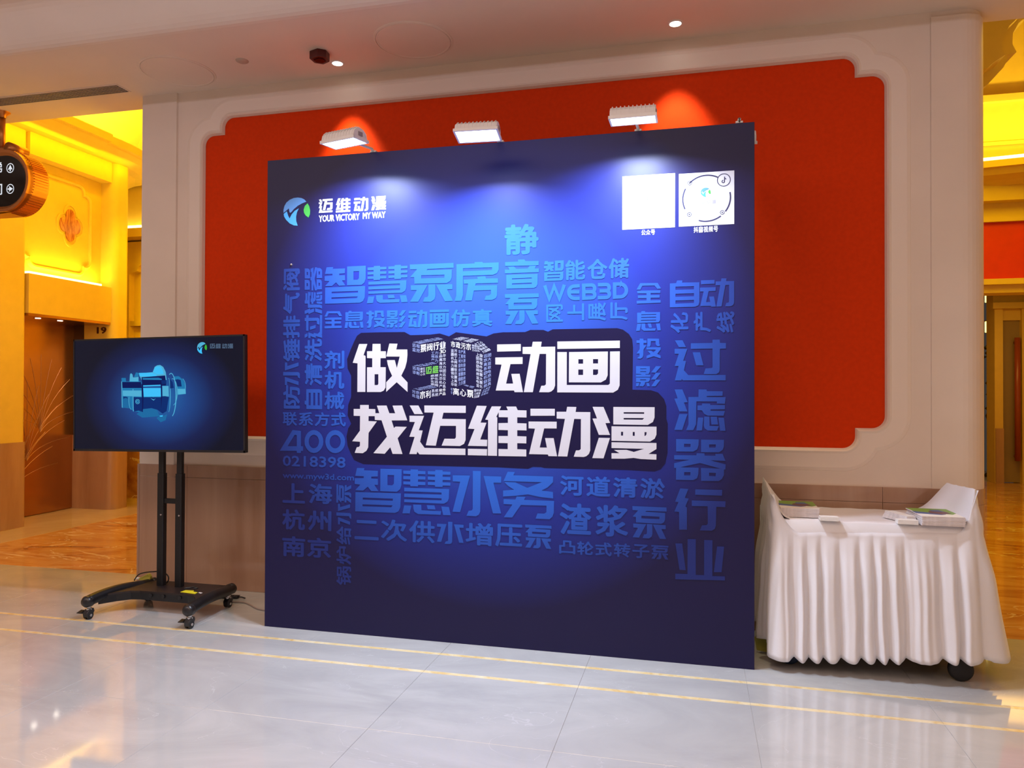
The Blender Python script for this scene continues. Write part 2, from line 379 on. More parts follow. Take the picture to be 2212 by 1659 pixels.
GL['影'] = G(1366,724,13.83,'110,925 525,928 525,1080 490,1160 390,1165 390,1178 540,1180 540,1245 105,1245 105,1180 270,1178 270,1165 110,1155|235,998 420,998 420,1015 235,1015|235,1080 415,1080 415,1100 235,1100','110,1260 525,1262 525,1340 480,1395 380,1410 370,1470 320,1528 205,1522 255,1410 110,1400|235,1325 410,1325 410,1350 235,1350','120,1425 215,1428 180,1525 105,1522','420,1425 490,1425 525,1528 440,1525','705,925 860,928 690,1125 565,1110','705,1125 850,1128 690,1328 555,1325','700,1328 845,1330 690,1528 565,1525')

def b2(px, py, Y=0.0):
    p = ony(Y, px, py)
    return (p.x, p.z)
# rectify the traced characters on the board plane and normalise each to a unit square
NORM = {}
for ch, comps in GL.items():
    cc = [[[b2(*p) for p in c] for c in comp] for comp in comps]
    xs = [p[0] for comp in cc for c in comp for p in c]; zs = [p[1] for comp in cc for c in comp for p in c]
    x0, x1, z0, z1 = min(xs), max(xs), min(zs), max(zs)
    vs = []; fs = []
    for comp in cc:
        flat = [((x - x0) / (x1 - x0), (z - z0) / (z1 - z0)) for c in comp for x, z in c]
        tri = tessellate_polygon([[Vector((x, z, 0)) for x, z in c] for c in comp])
        k = len(vs); vs += flat; fs += [tuple(i + k for i in t) for t in tri]
    NORM[ch] = (vs, fs, (x0, x1, z0, z1))

FC = {}
def fontmesh(txt, bold=0.0, fit=True):
    key = (txt, bold)
    if key not in FC:
        c = bpy.data.curves.new('tmp', 'FONT'); c.body = txt; c.resolution_u = 2; c.offset = bold
        o = bpy.data.objects.new('tmp', c); COL.objects.link(o)
        bpy.context.view_layer.update()
        me = bpy.data.meshes.new_from_object(o.evaluated_get(bpy.context.evaluated_depsgraph_get()))
        vs = [(v.co.x, v.co.y) for v in me.vertices]; fs = [tuple(p.vertices) for p in me.polygons]
        bpy.data.meshes.remove(me); bpy.data.objects.remove(o); bpy.data.curves.remove(c)
        if not vs: vs = [(0, 0), (1, 0), (1, 1)]; fs = [(0, 1, 2)]
        xs = [v[0] for v in vs]; ys = [v[1] for v in vs]
        x0, x1, y0, y1 = min(xs), max(xs), min(ys), max(ys)
        FC[key] = ([((x - x0) / max(x1 - x0, 1e-6), (y - y0) / max(y1 - y0, 1e-6)) for x, y in vs], fs, (x0, x1, y0, y1))
    return FC[key]

BOLD = [(1, 0), (-1, 0), (0, 1), (0, -1), (0.7, 0.7), (-0.7, 0.7), (0.7, -0.7), (-0.7, -0.7)]
def union2d(V, F, eps):
    """one flat mesh covering the union of overlapping triangles"""
    P = np.array([(q.x, q.y) for q in V]); T = np.array(F)
    A, B, C = P[T[:, 0]], P[T[:, 1]], P[T[:, 2]]
    ar = (B[:, 0] - A[:, 0]) * (C[:, 1] - A[:, 1]) - (B[:, 1] - A[:, 1]) * (C[:, 0] - A[:, 0])
    ok = ar > 1e-9; A, B, C = A[ok], B[ok], C[ok]
    E = [(int(t[i]), int(t[(i + 1) % 3])) for t in T[ok] for i in range(3)]
    r = delaunay_2d_cdt(V, E, [], 0, eps)
    Q = np.array([(q.x, q.y) for q in r[0]]); F2 = [t for t in r[2]]
    G2 = np.array([t[:3] for t in F2]); c = (Q[G2[:, 0]] + Q[G2[:, 1]] + Q[G2[:, 2]]) / 3
    def side(p, q): return (q[None, :, 0] - p[None, :, 0]) * (c[:, None, 1] - p[None, :, 1]) - (q[None, :, 1] - p[None, :, 1]) * (c[:, None, 0] - p[None, :, 0])
    ins = ((side(A, B) > 0) & (side(B, C) > 0) & (side(C, A) > 0)).any(axis=1)
    return [tuple(q) for q in Q.tolist()], [tuple(t) for t, k in zip(F2, ins) if k]
def thick(v, f, d, dv=None, dirs=BOLD):
    """heavier strokes: the shape laid over itself, shifted a little each way, then refitted to the unit square"""
    dv = d if dv is None else dv
    V = []; F = []
    for a, b in dirs:
        k = len(V); V += [(x + a * d, y + b * dv) for x, y in v]; F += [tuple(i + k for i in t) for t in f]
    F = [t if (V[t[1]][0] - V[t[0]][0]) * (V[t[2]][1] - V[t[0]][1]) - (V[t[1]][1] - V[t[0]][1]) * (V[t[2]][0] - V[t[0]][0]) > 0 else t[::-1] for t in F]
    V, F = union2d([Vector(q) for q in V], F, 1e-5)
    return [((x + d) / (1 + 2 * d), (y + dv) / (1 + 2 * dv)) for x, y in V], F
def charset(ch, bold=0.02):
    if ch in NORM: return NORM[ch][0], NORM[ch][1]
    v, f, b = fontmesh(ch, 0.0)
    if bold < 0.001: return v, f
    key = ('thick', ch, bold)
    if key not in FC: FC[key] = thick(v, f, bold * 0.9, dirs=BOLD if bold > 0.021 else BOLD[4:])
    return FC[key]

class Print:
    """flat lettering on the plane y = Y (x right, z up)"""
    def __init__(s, Y): s.Y = Y; s.m = MB()
    def put(s, vs, fs, fn):
        k = len(s.m.v)
        s.m.add([fn(u, v) for u, v in vs], fs)
    def cell(s, ch, x0, x1, z0, z1, rot=0, bold=0.02):
        v, f = charset(ch, bold)
        if rot:   # turned a quarter counter-clockwise: top to the left
            s.put(v, f, lambda u, w: (x0 + (1 - w) * (x1 - x0), s.Y, z0 + u * (z1 - z0)))
        else:
            s.put(v, f, lambda u, w: (x0 + u * (x1 - x0), s.Y, z0 + w * (z1 - z0)))
    def row(s, txt, a, b, gap=0.10, bold=0.02):     # a = top-left px, b = bottom-right px
        x0, z1 = b2(*a, 0.0); x1, z0 = b2(*b, 0.0)
        n = len(txt); wd = (x1 - x0) / (n - gap * 1.0 + 0.0) if n > 1 else (x1 - x0)
        for i, ch in enumerate(txt):
            s.cell(ch, x0 + i * wd, x0 + i * wd + wd * (1 - gap if n > 1 else 1), z0, z1, 0, bold)
    def col_rot(s, txt, a, b, gap=0.08, bold=0.02):   # one line turned counter-clockwise, reads bottom to top
        x0, z1 = b2(*a, 0.0); x1, z0 = b2(*b, 0.0)
        n = len(txt); h = (z1 - z0) / (n - gap)
        for i, ch in enumerate(txt):
            s.cell(ch, x0, x1, z0 + i * h, z0 + i * h + h * (1 - gap), 1, bold)
    def one(s, ch, a, b, rot=0, bold=0.02):
        x0, z1 = b2(*a, 0.0); x1, z0 = b2(*b, 0.0)
        s.cell(ch, x0, x1, z0, z1, rot, bold)
    def whole(s, txt, a, b, bold=0.0):
        v, f, bb = fontmesh(txt, 0.0)
        x0, z1 = b2(*a, 0.0); x1, z0 = b2(*b, 0.0)
        if bold: v, f = thick(v, f, bold * (z1 - z0) / (x1 - x0), bold)
        s.put(v, f, lambda u, w: (x0 + u * (x1 - x0), s.Y, z0 + w * (z1 - z0)))
    def poly(s, pts):
        vs = [b2(*p, 0.0) for p in pts]
        tri = tessellate_polygon([[Vector((x, z, 0)) for x, z in vs]])
        s.m.add([(x, s.Y, z) for x, z in vs], tri)
    def build(s, name, mt, parent, label=None, kind=None):
        me = s.m.mesh(name, fix=False)
        return link(name, me, mt, parent, label, kind)
# ================================================================== THE SETTING
WY = 0.717          # face of the feature wall
CZ = 3.834          # soffit height
WL, WR = -3.05, 2.885
WB = 1.10           # back of the wall

def setting(o, label, cat=None):
    o['kind'] = 'structure'; o['label'] = label
    return o

# ---- floor
fl = MB(); fl.box(-11, 9, -9, 12, -0.08, -0.0025)
floor = setting(fl.build('floor', M['grout']), 'polished pale marble floor of the hall with two yellow border lines')
def slab(name, x0, x1, y0, y1, mt, z=0.0, label=None, bev=0.0012):
    b = MB()
    b.add([(x0, y0, -0.002), (x1, y0, -0.002), (x1, y1, -0.002), (x0, y1, -0.002),
           (x0, y0, z - bev), (x1, y0, z - bev), (x1, y1, z - bev), (x0, y1, z - bev),
           (x0 + bev, y0 + bev, z), (x1 - bev, y0 + bev, z), (x1 - bev, y1 - bev, z), (x0 + bev, y1 - bev, z)],
          [(0, 1, 5, 4), (1, 2, 6, 5), (2, 3, 7, 6), (3, 0, 4, 7), (4, 5, 9, 8), (5, 6, 10, 9), (6, 7, 11, 10), (7, 4, 8, 11), (8, 9, 10, 11)])
    return b.build(name, mt, floor, label)
PX = 0.843
g = 0.0006
def tilerow(name, y0, y1, k0, k1, mt, step=PX, x00=-0.239, label=None):
    src = None
    for k in range(k0, k1):
        if src is None:
            src = slab(name, g, step - g, g, (y1 - y0) - g, mt)
            if label: src['label'] = label
            o = src
        else:
            o = src.copy(); COL.objects.link(o)
        o.location = (x00 + k * step, y0, 0)
S2a, S2b, S1a, S1b = -0.480, -0.450, -0.207, -0.177
rows_y = [S2a, -1.17, -1.86, -2.55, -3.24]
for a, b in zip(rows_y[1:], rows_y[:-1]): tilerow('floor_tile', a, b, -8, 8, M['tile'])
tilerow('border_tile', S2b, S1a, -8, 8, M['tile'])
tilerow('border_strip', S2a, S2b, -8, 8, M['strip'], label='yellow marble border line in the floor')
tilerow('border_strip', S1a, S1b, -8, 8, M['strip'], label='yellow marble border line in the floor')
tilerow('edge_tile', S1b, 0.93, -8, 8, M['tile'])
slab('marble_slab', -11, 9, -9, -3.2412, M['tile'], z=-0.0008)
slab('marble_slab', -11, -6.99, -3.24, 0.93, M['tile'], z=-0.0008)
slab('marble_slab', 6.51, 9, -3.24, 0.93, M['tile'], z=-0.0008)
slab('marble_slab', -6.4, -5.46, 0.932, 4.6, M['tan'], label='tan marble border along the lift wall')
slab('marble_slab', -11, -6.402, 0.932, 4.6, M['tan'])
# orange veined marble of the lobbies, laid in pieces
for i in range(2):
    for j in range(4):
        slab('orange_slab', -5.455 + i * 1.2, -5.455 + i * 1.2 + 1.198, 0.932 + j * 0.92, 0.932 + j * 0.92 + 0.918, M['orange'], label='orange veined marble slab')
for i in range(4):
    for j in range(7):
        slab('orange_slab', 2.9 + i * 1.3, 2.9 + i * 1.3 + 1.298, 0.932 + j * 1.3, 0.932 + j * 1.3 + 1.298, M['orange'], label='orange veined marble slab')

# ---- feature wall
PL, PR, PB, PT = -2.5225, 2.3372, 1.1526, 3.6261
def outline(o, n=8):
    """indented-corner frame outline grown by o, counter-clockwise in (x, z)"""
    r = 0.09 + o
    def arc(cx, cz, a0, a1): return [(cx + r * math.cos(R(a0 + (a1 - a0) * k / n)), cz + r * math.sin(R(a0 + (a1 - a0) * k / n))) for k in range(n + 1)]
    if o <= 0.037:
        j = (-0.17 + o, -0.127 + o); e1, e2 = 0.0, 90.0
    else:
        h = math.sqrt(r * r - 0.1061 ** 2); j = (-0.175 + 0.5985 * h, -0.1535 + 0.8011 * h)
        e1 = math.degrees(math.atan2(j[1] + 0.09, j[0] + 0.26)); e2 = math.degrees(math.atan2(j[1] + 0.217, j[0] + 0.09))
    tr = arc(-0.26, -0.09, 90, e1) + [j] + arc(-0.09, -0.217, e2, 0)
    T = [(PR + x, PT + z) for x, z in tr]
    B = [(x, PB + PT - z) for x, z in T][::-1]
    Lb = [(PL + PR - x, z) for x, z in B][::-1]
    Lt = [(PL + PR - x, z) for x, z in T][::-1]
    return T + B + Lb + Lt
def ring(o1, o2, y1, y2, mb):
    a, b = outline(o1), outline(o2)
    n = len(a)
    vs = [(x, y1, z) for x, z in a] + [(x, y2, z) for x, z in b]
    mb.add(vs, [(i, (i + 1) % n, (i + 1) % n + n, i + n) for i in range(n)])
wb = MB()
ow = [(WL, 0), (WR - 0.14, 0), (WR - 0.14, CZ + 0.1), (WL, CZ + 0.1)]
hole = outline(0.0)
flat = ow + hole
tri = tessellate_polygon([[Vector((x, z, 0)) for x, z in ow], [Vector((x, z, 0)) for x, z in hole]])
wb.add([(x, WY, z) for x, z in flat], tri)
n = len(hole)
wb.add([(x, WY, z) for x, z in hole] + [(x, WY + 0.03, z) for x, z in hole], [(i, (i + 1) % n, (i + 1) % n + n, i + n) for i in range(n)])
# sides, rounded right end, back
seg = [(WR - 0.14, WY)] + [(WR - 0.14 + 0.14 * math.sin(R(a)), WY + 0.14 - 0.14 * math.cos(R(a))) for a in range(10, 91, 10)] + [(WR, WB), (WL, WB), (WL, WY)]
for (xa, ya), (xb, yb) in zip(seg[:-1], seg[1:]):
    wb.add([(xa, ya, 0), (xb, yb, 0), (xb, yb, CZ + 0.1), (xa, ya, CZ + 0.1)], [(0, 1, 2, 3)])
wall = setting(wb.build('wall_back', M['cream']), 'cream feature wall with an orange-red panel behind the blue backdrop')
rp = MB(); tri = tessellate_polygon([[Vector((x, z, 0)) for x, z in hole]])
rp.add([(x, WY + 0.028, z) for x, z in hole], tri)
rp.build('red_panel', M['red'], wall, 'orange-red wall covering in a frame with indented corners')
fr = MB()
ring(0.004, 0.004, WY - 0.001, WY - 0.012, fr); ring(0.004, 0.018, WY - 0.012, WY - 0.006, fr); ring(0.018, 0.105, WY - 0.006, WY - 0.007, fr); ring(0.105, 0.125, WY - 0.007, WY - 0.002, fr); ring(0.125, 0.132, WY - 0.002, WY + 0.002, fr)
ring(0.004, -0.006, WY - 0.012, WY + 0.0, fr); ring(-0.006, -0.014, WY, WY + 0.026, fr)
fr.build('panel_moulding', M['trim'], wall)
# pilaster strips
pb = MB(); pb.prism([(WL - 0.004, WY - 0.016), (-2.742, WY - 0.016), (-2.735, WY + 0.01), (WL - 0.004, WY + 0.01)], 0.0, CZ + 0.02, XY()); pb.build('pilaster_strip', M['cream'], wall)
pb = MB(); pb.prism([(2.57, WY + 0.01), (2.575, WY - 0.014), (WR - 0.14, WY - 0.014)] + [(WR - 0.14 + 0.154 * math.sin(R(a)), WY + 0.14 - 0.154 * math.cos(R(a))) for a in range(10, 91, 10)] + [(WR + 0.014, WY + 0.2), (WR - 0.05, WY + 0.3), (2.7, WY + 0.2)], 0.0, CZ - 0.035, XY()); pb.build('pilaster_strip', M['cream'], wall)
# dado of polished stone panels: a lower course and a top course
DZ = 0.937
def dado_piece(x0, x1, z0, z1, parent, y=WY - 0.018, d=0.03, mt=None):
    b = MB(); b.box(x0 + 0.0008, x1 - 0.0008, y, y + d, z0 + 0.0008, z1 - 0.0008)
    return b.build('stone_panel', mt or M['stone'], parent, bevel=0.0012)
xs = [WL - 0.004, -2.62, -1.80, -0.98, -0.16, 0.66, 1.48, 2.30, WR - 0.14]
for a, b in zip(xs[:-1], xs[1:]):
    dado_piece(a, b, 0.0, 0.842, wall)
    dado_piece(a, b, 0.842, DZ, wall)
for z0, z1 in ((0, 0.842), (0.842, DZ)):
    b = MB()
    rr = [(WR - 0.14 + (0.14 + k) * math.sin(R(a)), WY + 0.14 - (0.14 + k) * math.cos(R(a))) for k, rg in ((0.018, range(0, 91, 10)), (-0.01, range(90, -1, -10))) for a in rg]
    b.prism(rr, z0 + 0.0008, z1 - 0.0008, XY()); b.build('stone_panel', M['stone'], wall, 'curved corner panel')
    b = MB(); b.box(WL - 0.022, WL + 0.0, WY - 0.018, WB, z0 + 0.0008, z1 - 0.0008); b.build('stone_panel', M['stone'], wall)

# ---- ceiling: flat soffit by the wall, a waved cornice rising to the hall ceiling
prof = [(0.93, CZ + 0.9), (0.93, CZ), (-0.10, CZ)]
for k in range(0, 13):
    t = k / 12; prof.append((-0.12 - 0.30 * t, CZ + 0.19 * (1 - math.cos(PI * t)) / 2))
prof += [(-0.44, CZ + 0.192)]
for k in range(0, 13):
    t = k / 12; prof.append((-0.45 - 0.34 * math.sin(PI / 2 * t), CZ + 0.195 + 0.21 * (1 - math.cos(PI / 2 * t))))
prof += [(-0.82, 4.27), (-9.0, 4.27), (-9.0, CZ + 0.9)]
cb = MB(); cb.prism(prof, -9.0, 7.0, YZ())
ceil = setting(cb.build('ceiling', M['ceil']), 'plastered hall ceiling with a waved cornice above the feature wall')
tr2 = MB(); tr2.box(-7.5, 4.5, -2.62, -2.40, 3.93, 3.96); tr2.box(-7.5, 4.5, -2.42, -2.40, 3.96, 4.00); tr2.box(-7.5, 4.5, -2.64, -2.62, 3.93, 4.27)  # unseen trough, added as a holder for the ceiling fill strip
tr2.build('added_trough', M['ceil'], ceil)
# ---- outer walls of the hall (beyond the frame)
for nm, bx in (('wall_left', (-9.2, -9.0, -9, 0.93)), ('wall_right', (7.0, 7.2, -9, 0.93)), ('wall_front', (-9.2, 7.2, -9.2, -9.0))):
    b = MB(); b.box(bx[0], bx[1], bx[2], bx[3], 0, 4.7)
    setting(b.build(nm, M['cream']), {'wall_left': 'cream wall at the far left end of the hall', 'wall_right': 'cream wall at the far right end of the hall', 'wall_front': 'cream wall behind the camera'}[nm])

# ================================================================== LEFT LOBBY (lifts)
LX = -6.4
A_Y = 2.43; P_Y = 3.62; BK = 4.56
def rwall(x1, y0, y1, r0=0.0, r1=0.0, xb=-9.0, z0=0.0, z1=4.40, off=0.0):
    """plan of a wall block whose room face is x = x1, rounded at its ends"""
    p = [(xb, y0 - off)]
    if r0:
        p += [(x1 + off - r0 + r0 * math.sin(R(a)), y0 - off + r0 - r0 * math.cos(R(a))) for a in range(0, 91, 10)]
    else: p += [(x1 + off, y0 - off)]
    if r1:
        p += [(x1 + off - r1 + r1 * math.cos(R(a)), y1 + off - r1 + r1 * math.sin(R(a))) for a in range(0, 91, 10)]
    else: p += [(x1 + off, y1 + off)]
    p += [(xb, y1 + off)]
    b = MB(); b.prism(p, z0, z1, XY()); return b
wlb = MB()
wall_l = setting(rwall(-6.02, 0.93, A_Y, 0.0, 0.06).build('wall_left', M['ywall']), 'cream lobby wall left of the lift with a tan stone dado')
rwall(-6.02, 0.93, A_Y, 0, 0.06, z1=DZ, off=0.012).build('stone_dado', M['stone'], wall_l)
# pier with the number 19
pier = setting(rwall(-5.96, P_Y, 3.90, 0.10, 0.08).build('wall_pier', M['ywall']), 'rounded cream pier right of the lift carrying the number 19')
pier.name = 'wall_left'
rwall(-5.96, P_Y, 3.90, 0.10, 0.08, z1=DZ, off=0.012).build('stone_dado', M['stone'], pier)
# number 19 on the pier's front
v, f = thick(fontmesh('19', 0.0)[0], fontmesh('19', 0.0)[1], 0.05)
pa, pb_ = ony(P_Y - 0.004, 209, 706.5), ony(P_Y - 0.004, 230, 720.5)
nb = MB(); nb.add([(pa.x + u * (pb_.x - pa.x), P_Y - 0.004, pb_.z + t * (pa.z - pb_.z)) for u, t in v], f)
nb.build('number_sign', mat('dark_bronze_number', (0.10, 0.03, 0.015), 0.4, metal=0.5), pier, 'dark number 19')
# wall over the lift: fascia, ledge with hidden light, recessed bay
BX = -6.0
EZ, LZ, RZ = onx(BX, 65, 676).z, onx(BX, 65, 590).z, onx(BX, 70, 333).z
lw = MB()
lw.box(-9, BX, A_Y, P_Y, EZ, LZ)
lw.box(-9, BX - 0.16, A_Y, P_Y, LZ, RZ)
lw.box(-9, BX, A_Y, P_Y, RZ, 4.40)
liftwall = setting(lw.build('wall_left', M['ywall']), 'cream wall above the lift with a lit ledge and a framed bay')
cv = MB(); cv.box(BX - 0.13, BX - 0.03, A_Y + 0.03, P_Y - 0.12, LZ + 0.002, LZ + 0.028)
o = cv.build('light_strip', M['cove'], liftwall, 'glowing light strip on the ledge')
area('ledge_light', (BX - 0.07, (A_Y + P_Y) / 2, LZ + 0.05), (0, R(180), 0), 0.06, 1.0, 5, YEL)
# framed panel with indented corners, laid on the bay's face
def frame_yz(x, y0, y1, z0, z1, nt, r, o):
    def arc(cy, cz, a0, a1): return [(cy + (r + o) * math.cos(R(a0 + (a1 - a0) * k / 5)), cz + (r + o) * math.sin(R(a0 + (a1 - a0) * k / 5))) for k in range(6)]
    T = [(y1 + a, z1 + b) for a, b in arc(-nt - r, -r, 90, 0) + [(-nt + o, -nt + o)] + arc(-r, -nt - r, 90, 0)]
    B = [(a, z0 + z1 - b) for a, b in T][::-1]
    return T + B + [(y0 + y1 - a, b) for a, b in B][::-1] + [(y0 + y1 - a, b) for a, b in T][::-1]
fx = BX - 0.16
fb = MB()
seq = [(0.0, fx + 0.001), (0.0, fx + 0.022), (0.02, fx + 0.03), (0.04, fx + 0.014), (0.05, fx + 0.001)]
y0f, y1f = A_Y + 0.05, P_Y - 0.20
for (o1, xa), (o2, xb2) in zip(seq[:-1], seq[1:]):
    a = frame_yz(0, y0f, y1f, LZ + 0.13, RZ - 0.14, 0.10, 0.07, o1); b_ = frame_yz(0, y0f, y1f, LZ + 0.13, RZ - 0.14, 0.10, 0.07, o2)
    nn = len(a)
    fb.add([(xa, p, q) for p, q in a] + [(xb2, p, q) for p, q in b_], [(i, (i + 1) % nn, (i + 1) % nn + nn, i + nn) for i in range(nn)])
fb.build('bay_moulding', M['ywall'], liftwall)
# quatrefoil of banded agate
qc = onx(fx, 151, 487)
def quatre(r, rr, n=10):
    p = []
    for a in (0, 90, 180, 270):
        cx, cz = r * math.cos(R(a)), r * math.sin(R(a))
        for k in range(n + 1):
            t = R(a - 100 + 200 * k / n); p.append((cx + rr * math.cos(t), cz + rr * 1.05 * math.sin(t)))
    return p
qb = MB(); qb.prism([(qc.y + u * 1.0, qc.z + t * 1.25) for u, t in quatre(0.085, 0.068)], fx - 0.01, fx + 0.010, lambda u, v, w: Vector((w, u, v)))
orn = qb.build('agate_ornament', M['agate'], liftwall, 'quatrefoil of banded orange agate')
rim = MB()
A_, B_ = quatre(0.10, 0.085), quatre(0.108, 0.098)
nn = len(A_)
for xa, xb2, P_, Q_ in ((fx, fx + 0.012, A_, A_), (fx + 0.012, fx + 0.012, A_, B_), (fx + 0.012, fx, B_, B_)):
    rim.add([(xa, qc.y + u, qc.z + t * 1.25) for u, t in P_] + [(xb2, qc.y + u, qc.z + t * 1.25) for u, t in Q_], [(i, (i + 1) % nn, (i + 1) % nn + nn, i + nn) for i in range(nn)])
rim.build('ornament_rim', M['ywall'], liftwall)
# lift: two bronze leaves, dark frame
DX = LX - 0.14
door = setting(MB().box(DX - 0.06, DX - 0.04, A_Y, P_Y, 0, EZ).build('door_1', M['bronze']), 'bronze lift doors etched with palm leaves')
ysplit = onx(DX, 126, 900).y
yend = onx(DX, 163, 900).y
for a, b, lb in ((A_Y, ysplit - 0.002, 'lift door leaf etched with palm fronds'), (ysplit + 0.002, yend, 'plain bronze lift door leaf')):
    MB().box(DX - 0.04, DX - (0.015 if a > A_Y else 0.0), a, b, 0.01, EZ - 0.01).build('door_leaf', M['bronze'], door, lb)
MB().box(DX - 0.04, LX - 0.002, yend, P_Y - 0.004, 0.0, EZ).build('door_frame', M['steel'], door, 'dark mirror-finished lift frame')
MB().box(DX - 0.04, BX - 0.004, A_Y + 0.002, P_Y - 0.002, EZ - 0.03, EZ - 0.001).build('door_soffit', M['bronze'], door)
lf = MB()
for bs in (-0.3, 0.05, 0.42):
    by = (A_Y + ysplit) / 2 + bs * 0.5
    for k in range(11):
        a = R(90 + (k - 5) * 13)
        pts = [(DX + 0.002, by + math.cos(a) * t * (0.28 + 0.4 * t), 0.35 + (bs + 0.3) * 0.9 + math.sin(a) * t * 0.95 - 0.15 * t * t * abs(k - 5) / 5) for t in [j / 7 for j in range(8)]]
        lf.tube(pts, 0.0022, 4)
lf.build('leaf_etching', M['bronze2'], door, 'etched palm fronds', kind='stuff')
for px, py in ((82, 685), (130, 684)):
    c = onx(-6.16, px, py)
    y = c.y
    t = thing('lift_downlight', 'small white downlight over the lift doors, %s of the pair' % ('left' if px < 100 else 'right'), 'downlight', 'downlights over the lift doors', (c.x, y, EZ - 0.031))
    MB().lathe([(0.0, 0.0), (0.030, 0.0), (0.030, -0.003), (0.0, -0.003)], (0, 0, 0), n=20).build('lamp', M['dl'], t)
    MB().lathe([(0.030, 0.0), (0.030, -0.004), (0.040, -0.004), (0.042, 0.0)], (0, 0, 0), n=20).build('trim_ring', M['bronze'], t)
    spot('lift_spot', (c.x, y, EZ - 0.05), (0, 0, 0), 9, (1.0, 0.78, 0.60), 110, 0.8)
spot('pier_spot', (-6.18, P_Y - 0.30, EZ - 0.06), (0, 0, 0), 6, (1.0, 0.72, 0.60), 120, 0.8)
# cornice shelf and lit dome
cn = MB()
cprof = [(-9, 4.40), (-6.5, 4.40), (-6.20, 4.36), (-6.12, 4.365), (-6.02, 4.39), (-5.90, 4.40), (-5.78, 4.45), (-5.72, 4.50), (-5.71, 4.515), (-5.66, 4.515), (-5.65, 4.60), (-5.68, 4.62), (-9, 4.62)]
path = [(-0.02, 0.93), (0.0, 1.6), (0.0, 2.7), (0.0, 3.25), (-0.05, 3.26), (-0.05, 3.6), (-0.10, 4.0), (-0.22, 4.3), (-0.5, 4.6)]
rows = []
for dx, y in path: rows.append([Vector((x + (dx if x > -6.45 else 0), y, z)) for x, z in cprof])
cn.grid(rows)
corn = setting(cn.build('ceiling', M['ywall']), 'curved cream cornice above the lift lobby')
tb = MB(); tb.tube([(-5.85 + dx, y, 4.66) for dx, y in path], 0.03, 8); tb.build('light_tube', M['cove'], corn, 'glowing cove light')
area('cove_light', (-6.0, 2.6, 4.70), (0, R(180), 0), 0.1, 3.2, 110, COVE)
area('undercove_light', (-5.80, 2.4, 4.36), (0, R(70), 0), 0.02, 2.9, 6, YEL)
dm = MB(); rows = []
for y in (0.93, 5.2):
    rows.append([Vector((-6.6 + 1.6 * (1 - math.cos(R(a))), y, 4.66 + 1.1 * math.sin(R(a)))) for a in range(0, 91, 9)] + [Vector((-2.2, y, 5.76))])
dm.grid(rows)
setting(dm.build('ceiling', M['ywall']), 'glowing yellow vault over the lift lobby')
# back wall of the lift lobby with a lobed niche
bw = MB()
q1, q2 = ony(BK, 279, 588), ony(BK, 302, 569)
ar = [(q1.x, 0.98), (q1.x, q1.z - 0.05)] + [(q1.x + 0.10 * (1 - math.cos(R(a))), q1.z - 0.05 + 0.05 * math.sin(R(a))) for a in range(20, 91, 14)]
ar += [(q1.x + 0.13, q1.z + 0.01)] + [(q1.x + 0.13 + 0.12 * (1 - math.cos(R(a))), q1.z + 0.01 + 0.10 * math.sin(R(a))) for a in range(20, 91, 14)]
xr = q1.x + 1.6
ar += [(2 * (q1.x + 0.55) - x, z) for x, z in ar[::-1]]
ow2 = [(-7.6, 0), (WL + 0.3, 0), (WL + 0.3, 3.6), (-7.6, 3.6)]
tri = tessellate_polygon([[Vector((x, z, 0)) for x, z in ow2], [Vector((x, z, 0)) for x, z in ar]])
bw.add([(x, BK, z) for x, z in ow2 + ar], tri)
nn = len(ar); bw.add([(x, BK, z) for x, z in ar] + [(x, BK + 0.12, z) for x, z in ar], [(i, (i + 1) % nn, (i + 1) % nn + nn, i + nn) for i in range(nn)])
bw.box(-7.6, WL + 0.5, BK + 0.10, BK + 0.2, 0, 6.0)
bw.box(-7.6, WL + 0.3, BK - 0.22, BK + 0.1, 3.62, 3.74)
bk = setting(bw.build('wall_back', M['ywall']), 'yellow-lit end wall of the lift lobby with a lobed niche')
MB().box(-7.6, WL + 0.3, BK - 0.015, BK + 0.005, 0, DZ).build('stone_dado', M['orange'], bk)
zz = ony(BK, 295, 698).z
MB().box(-7.6, WL + 0.3, BK + 0.02, BK + 0.1, zz - 0.035, zz + 0.035).build('niche_rail', M['ywall'], bk)
zz = ony(BK, 295, 489).z
MB().box(-7.6, WL + 0.3, BK - 0.015, BK + 0.03, zz - 0.012, zz + 0.012).build('light_strip', M['cove'], bk, 'glowing strip across the lobby end wall')
spot('niche_light', (-5.3, 2.9, 4.2), (R(48), 0, 0), 260, YEL, 75, 0.8, 0.1)
area('lobby_low', (-3.3, 2.2, 3.2), (0, R(75), 0), 1.5, 2.0, 38, (1.0, 0.58, 0.03))
# side closing wall behind the feature wall
b = MB(); b.box(WL + 0.28, WL + 0.4, WB, BK, 0, 5.8); setting(b.build('wall_right', M['ywall']), 'cream side wall of the lift lobby behind the feature wall')

# ================================================================== RIGHT LOBBY
HY = 6.5; FY = 9.86
def zat(Y, px, py): return ony(Y, px, py).z
hz = {k: zat(HY, 2175, k) for k in (190, 205, 300, 357, 366, 376, 402, 438, 470, 480, 603, 615, 632)}
X0, X1 = 2.0, 8.2
hb = MB()
hb.box(X0, X1, HY, HY + 0.3, hz[632], hz[402])
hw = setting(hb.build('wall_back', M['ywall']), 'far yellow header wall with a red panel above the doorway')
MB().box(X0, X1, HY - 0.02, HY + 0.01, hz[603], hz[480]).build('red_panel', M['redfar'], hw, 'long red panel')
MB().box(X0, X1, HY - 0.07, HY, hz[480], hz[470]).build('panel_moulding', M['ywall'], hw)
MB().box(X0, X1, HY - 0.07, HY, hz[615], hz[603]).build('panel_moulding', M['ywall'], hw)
MB().box(X0, X1, HY - 0.16, HY, hz[438], hz[402]).build('panel_moulding', M['ywall'], hw)
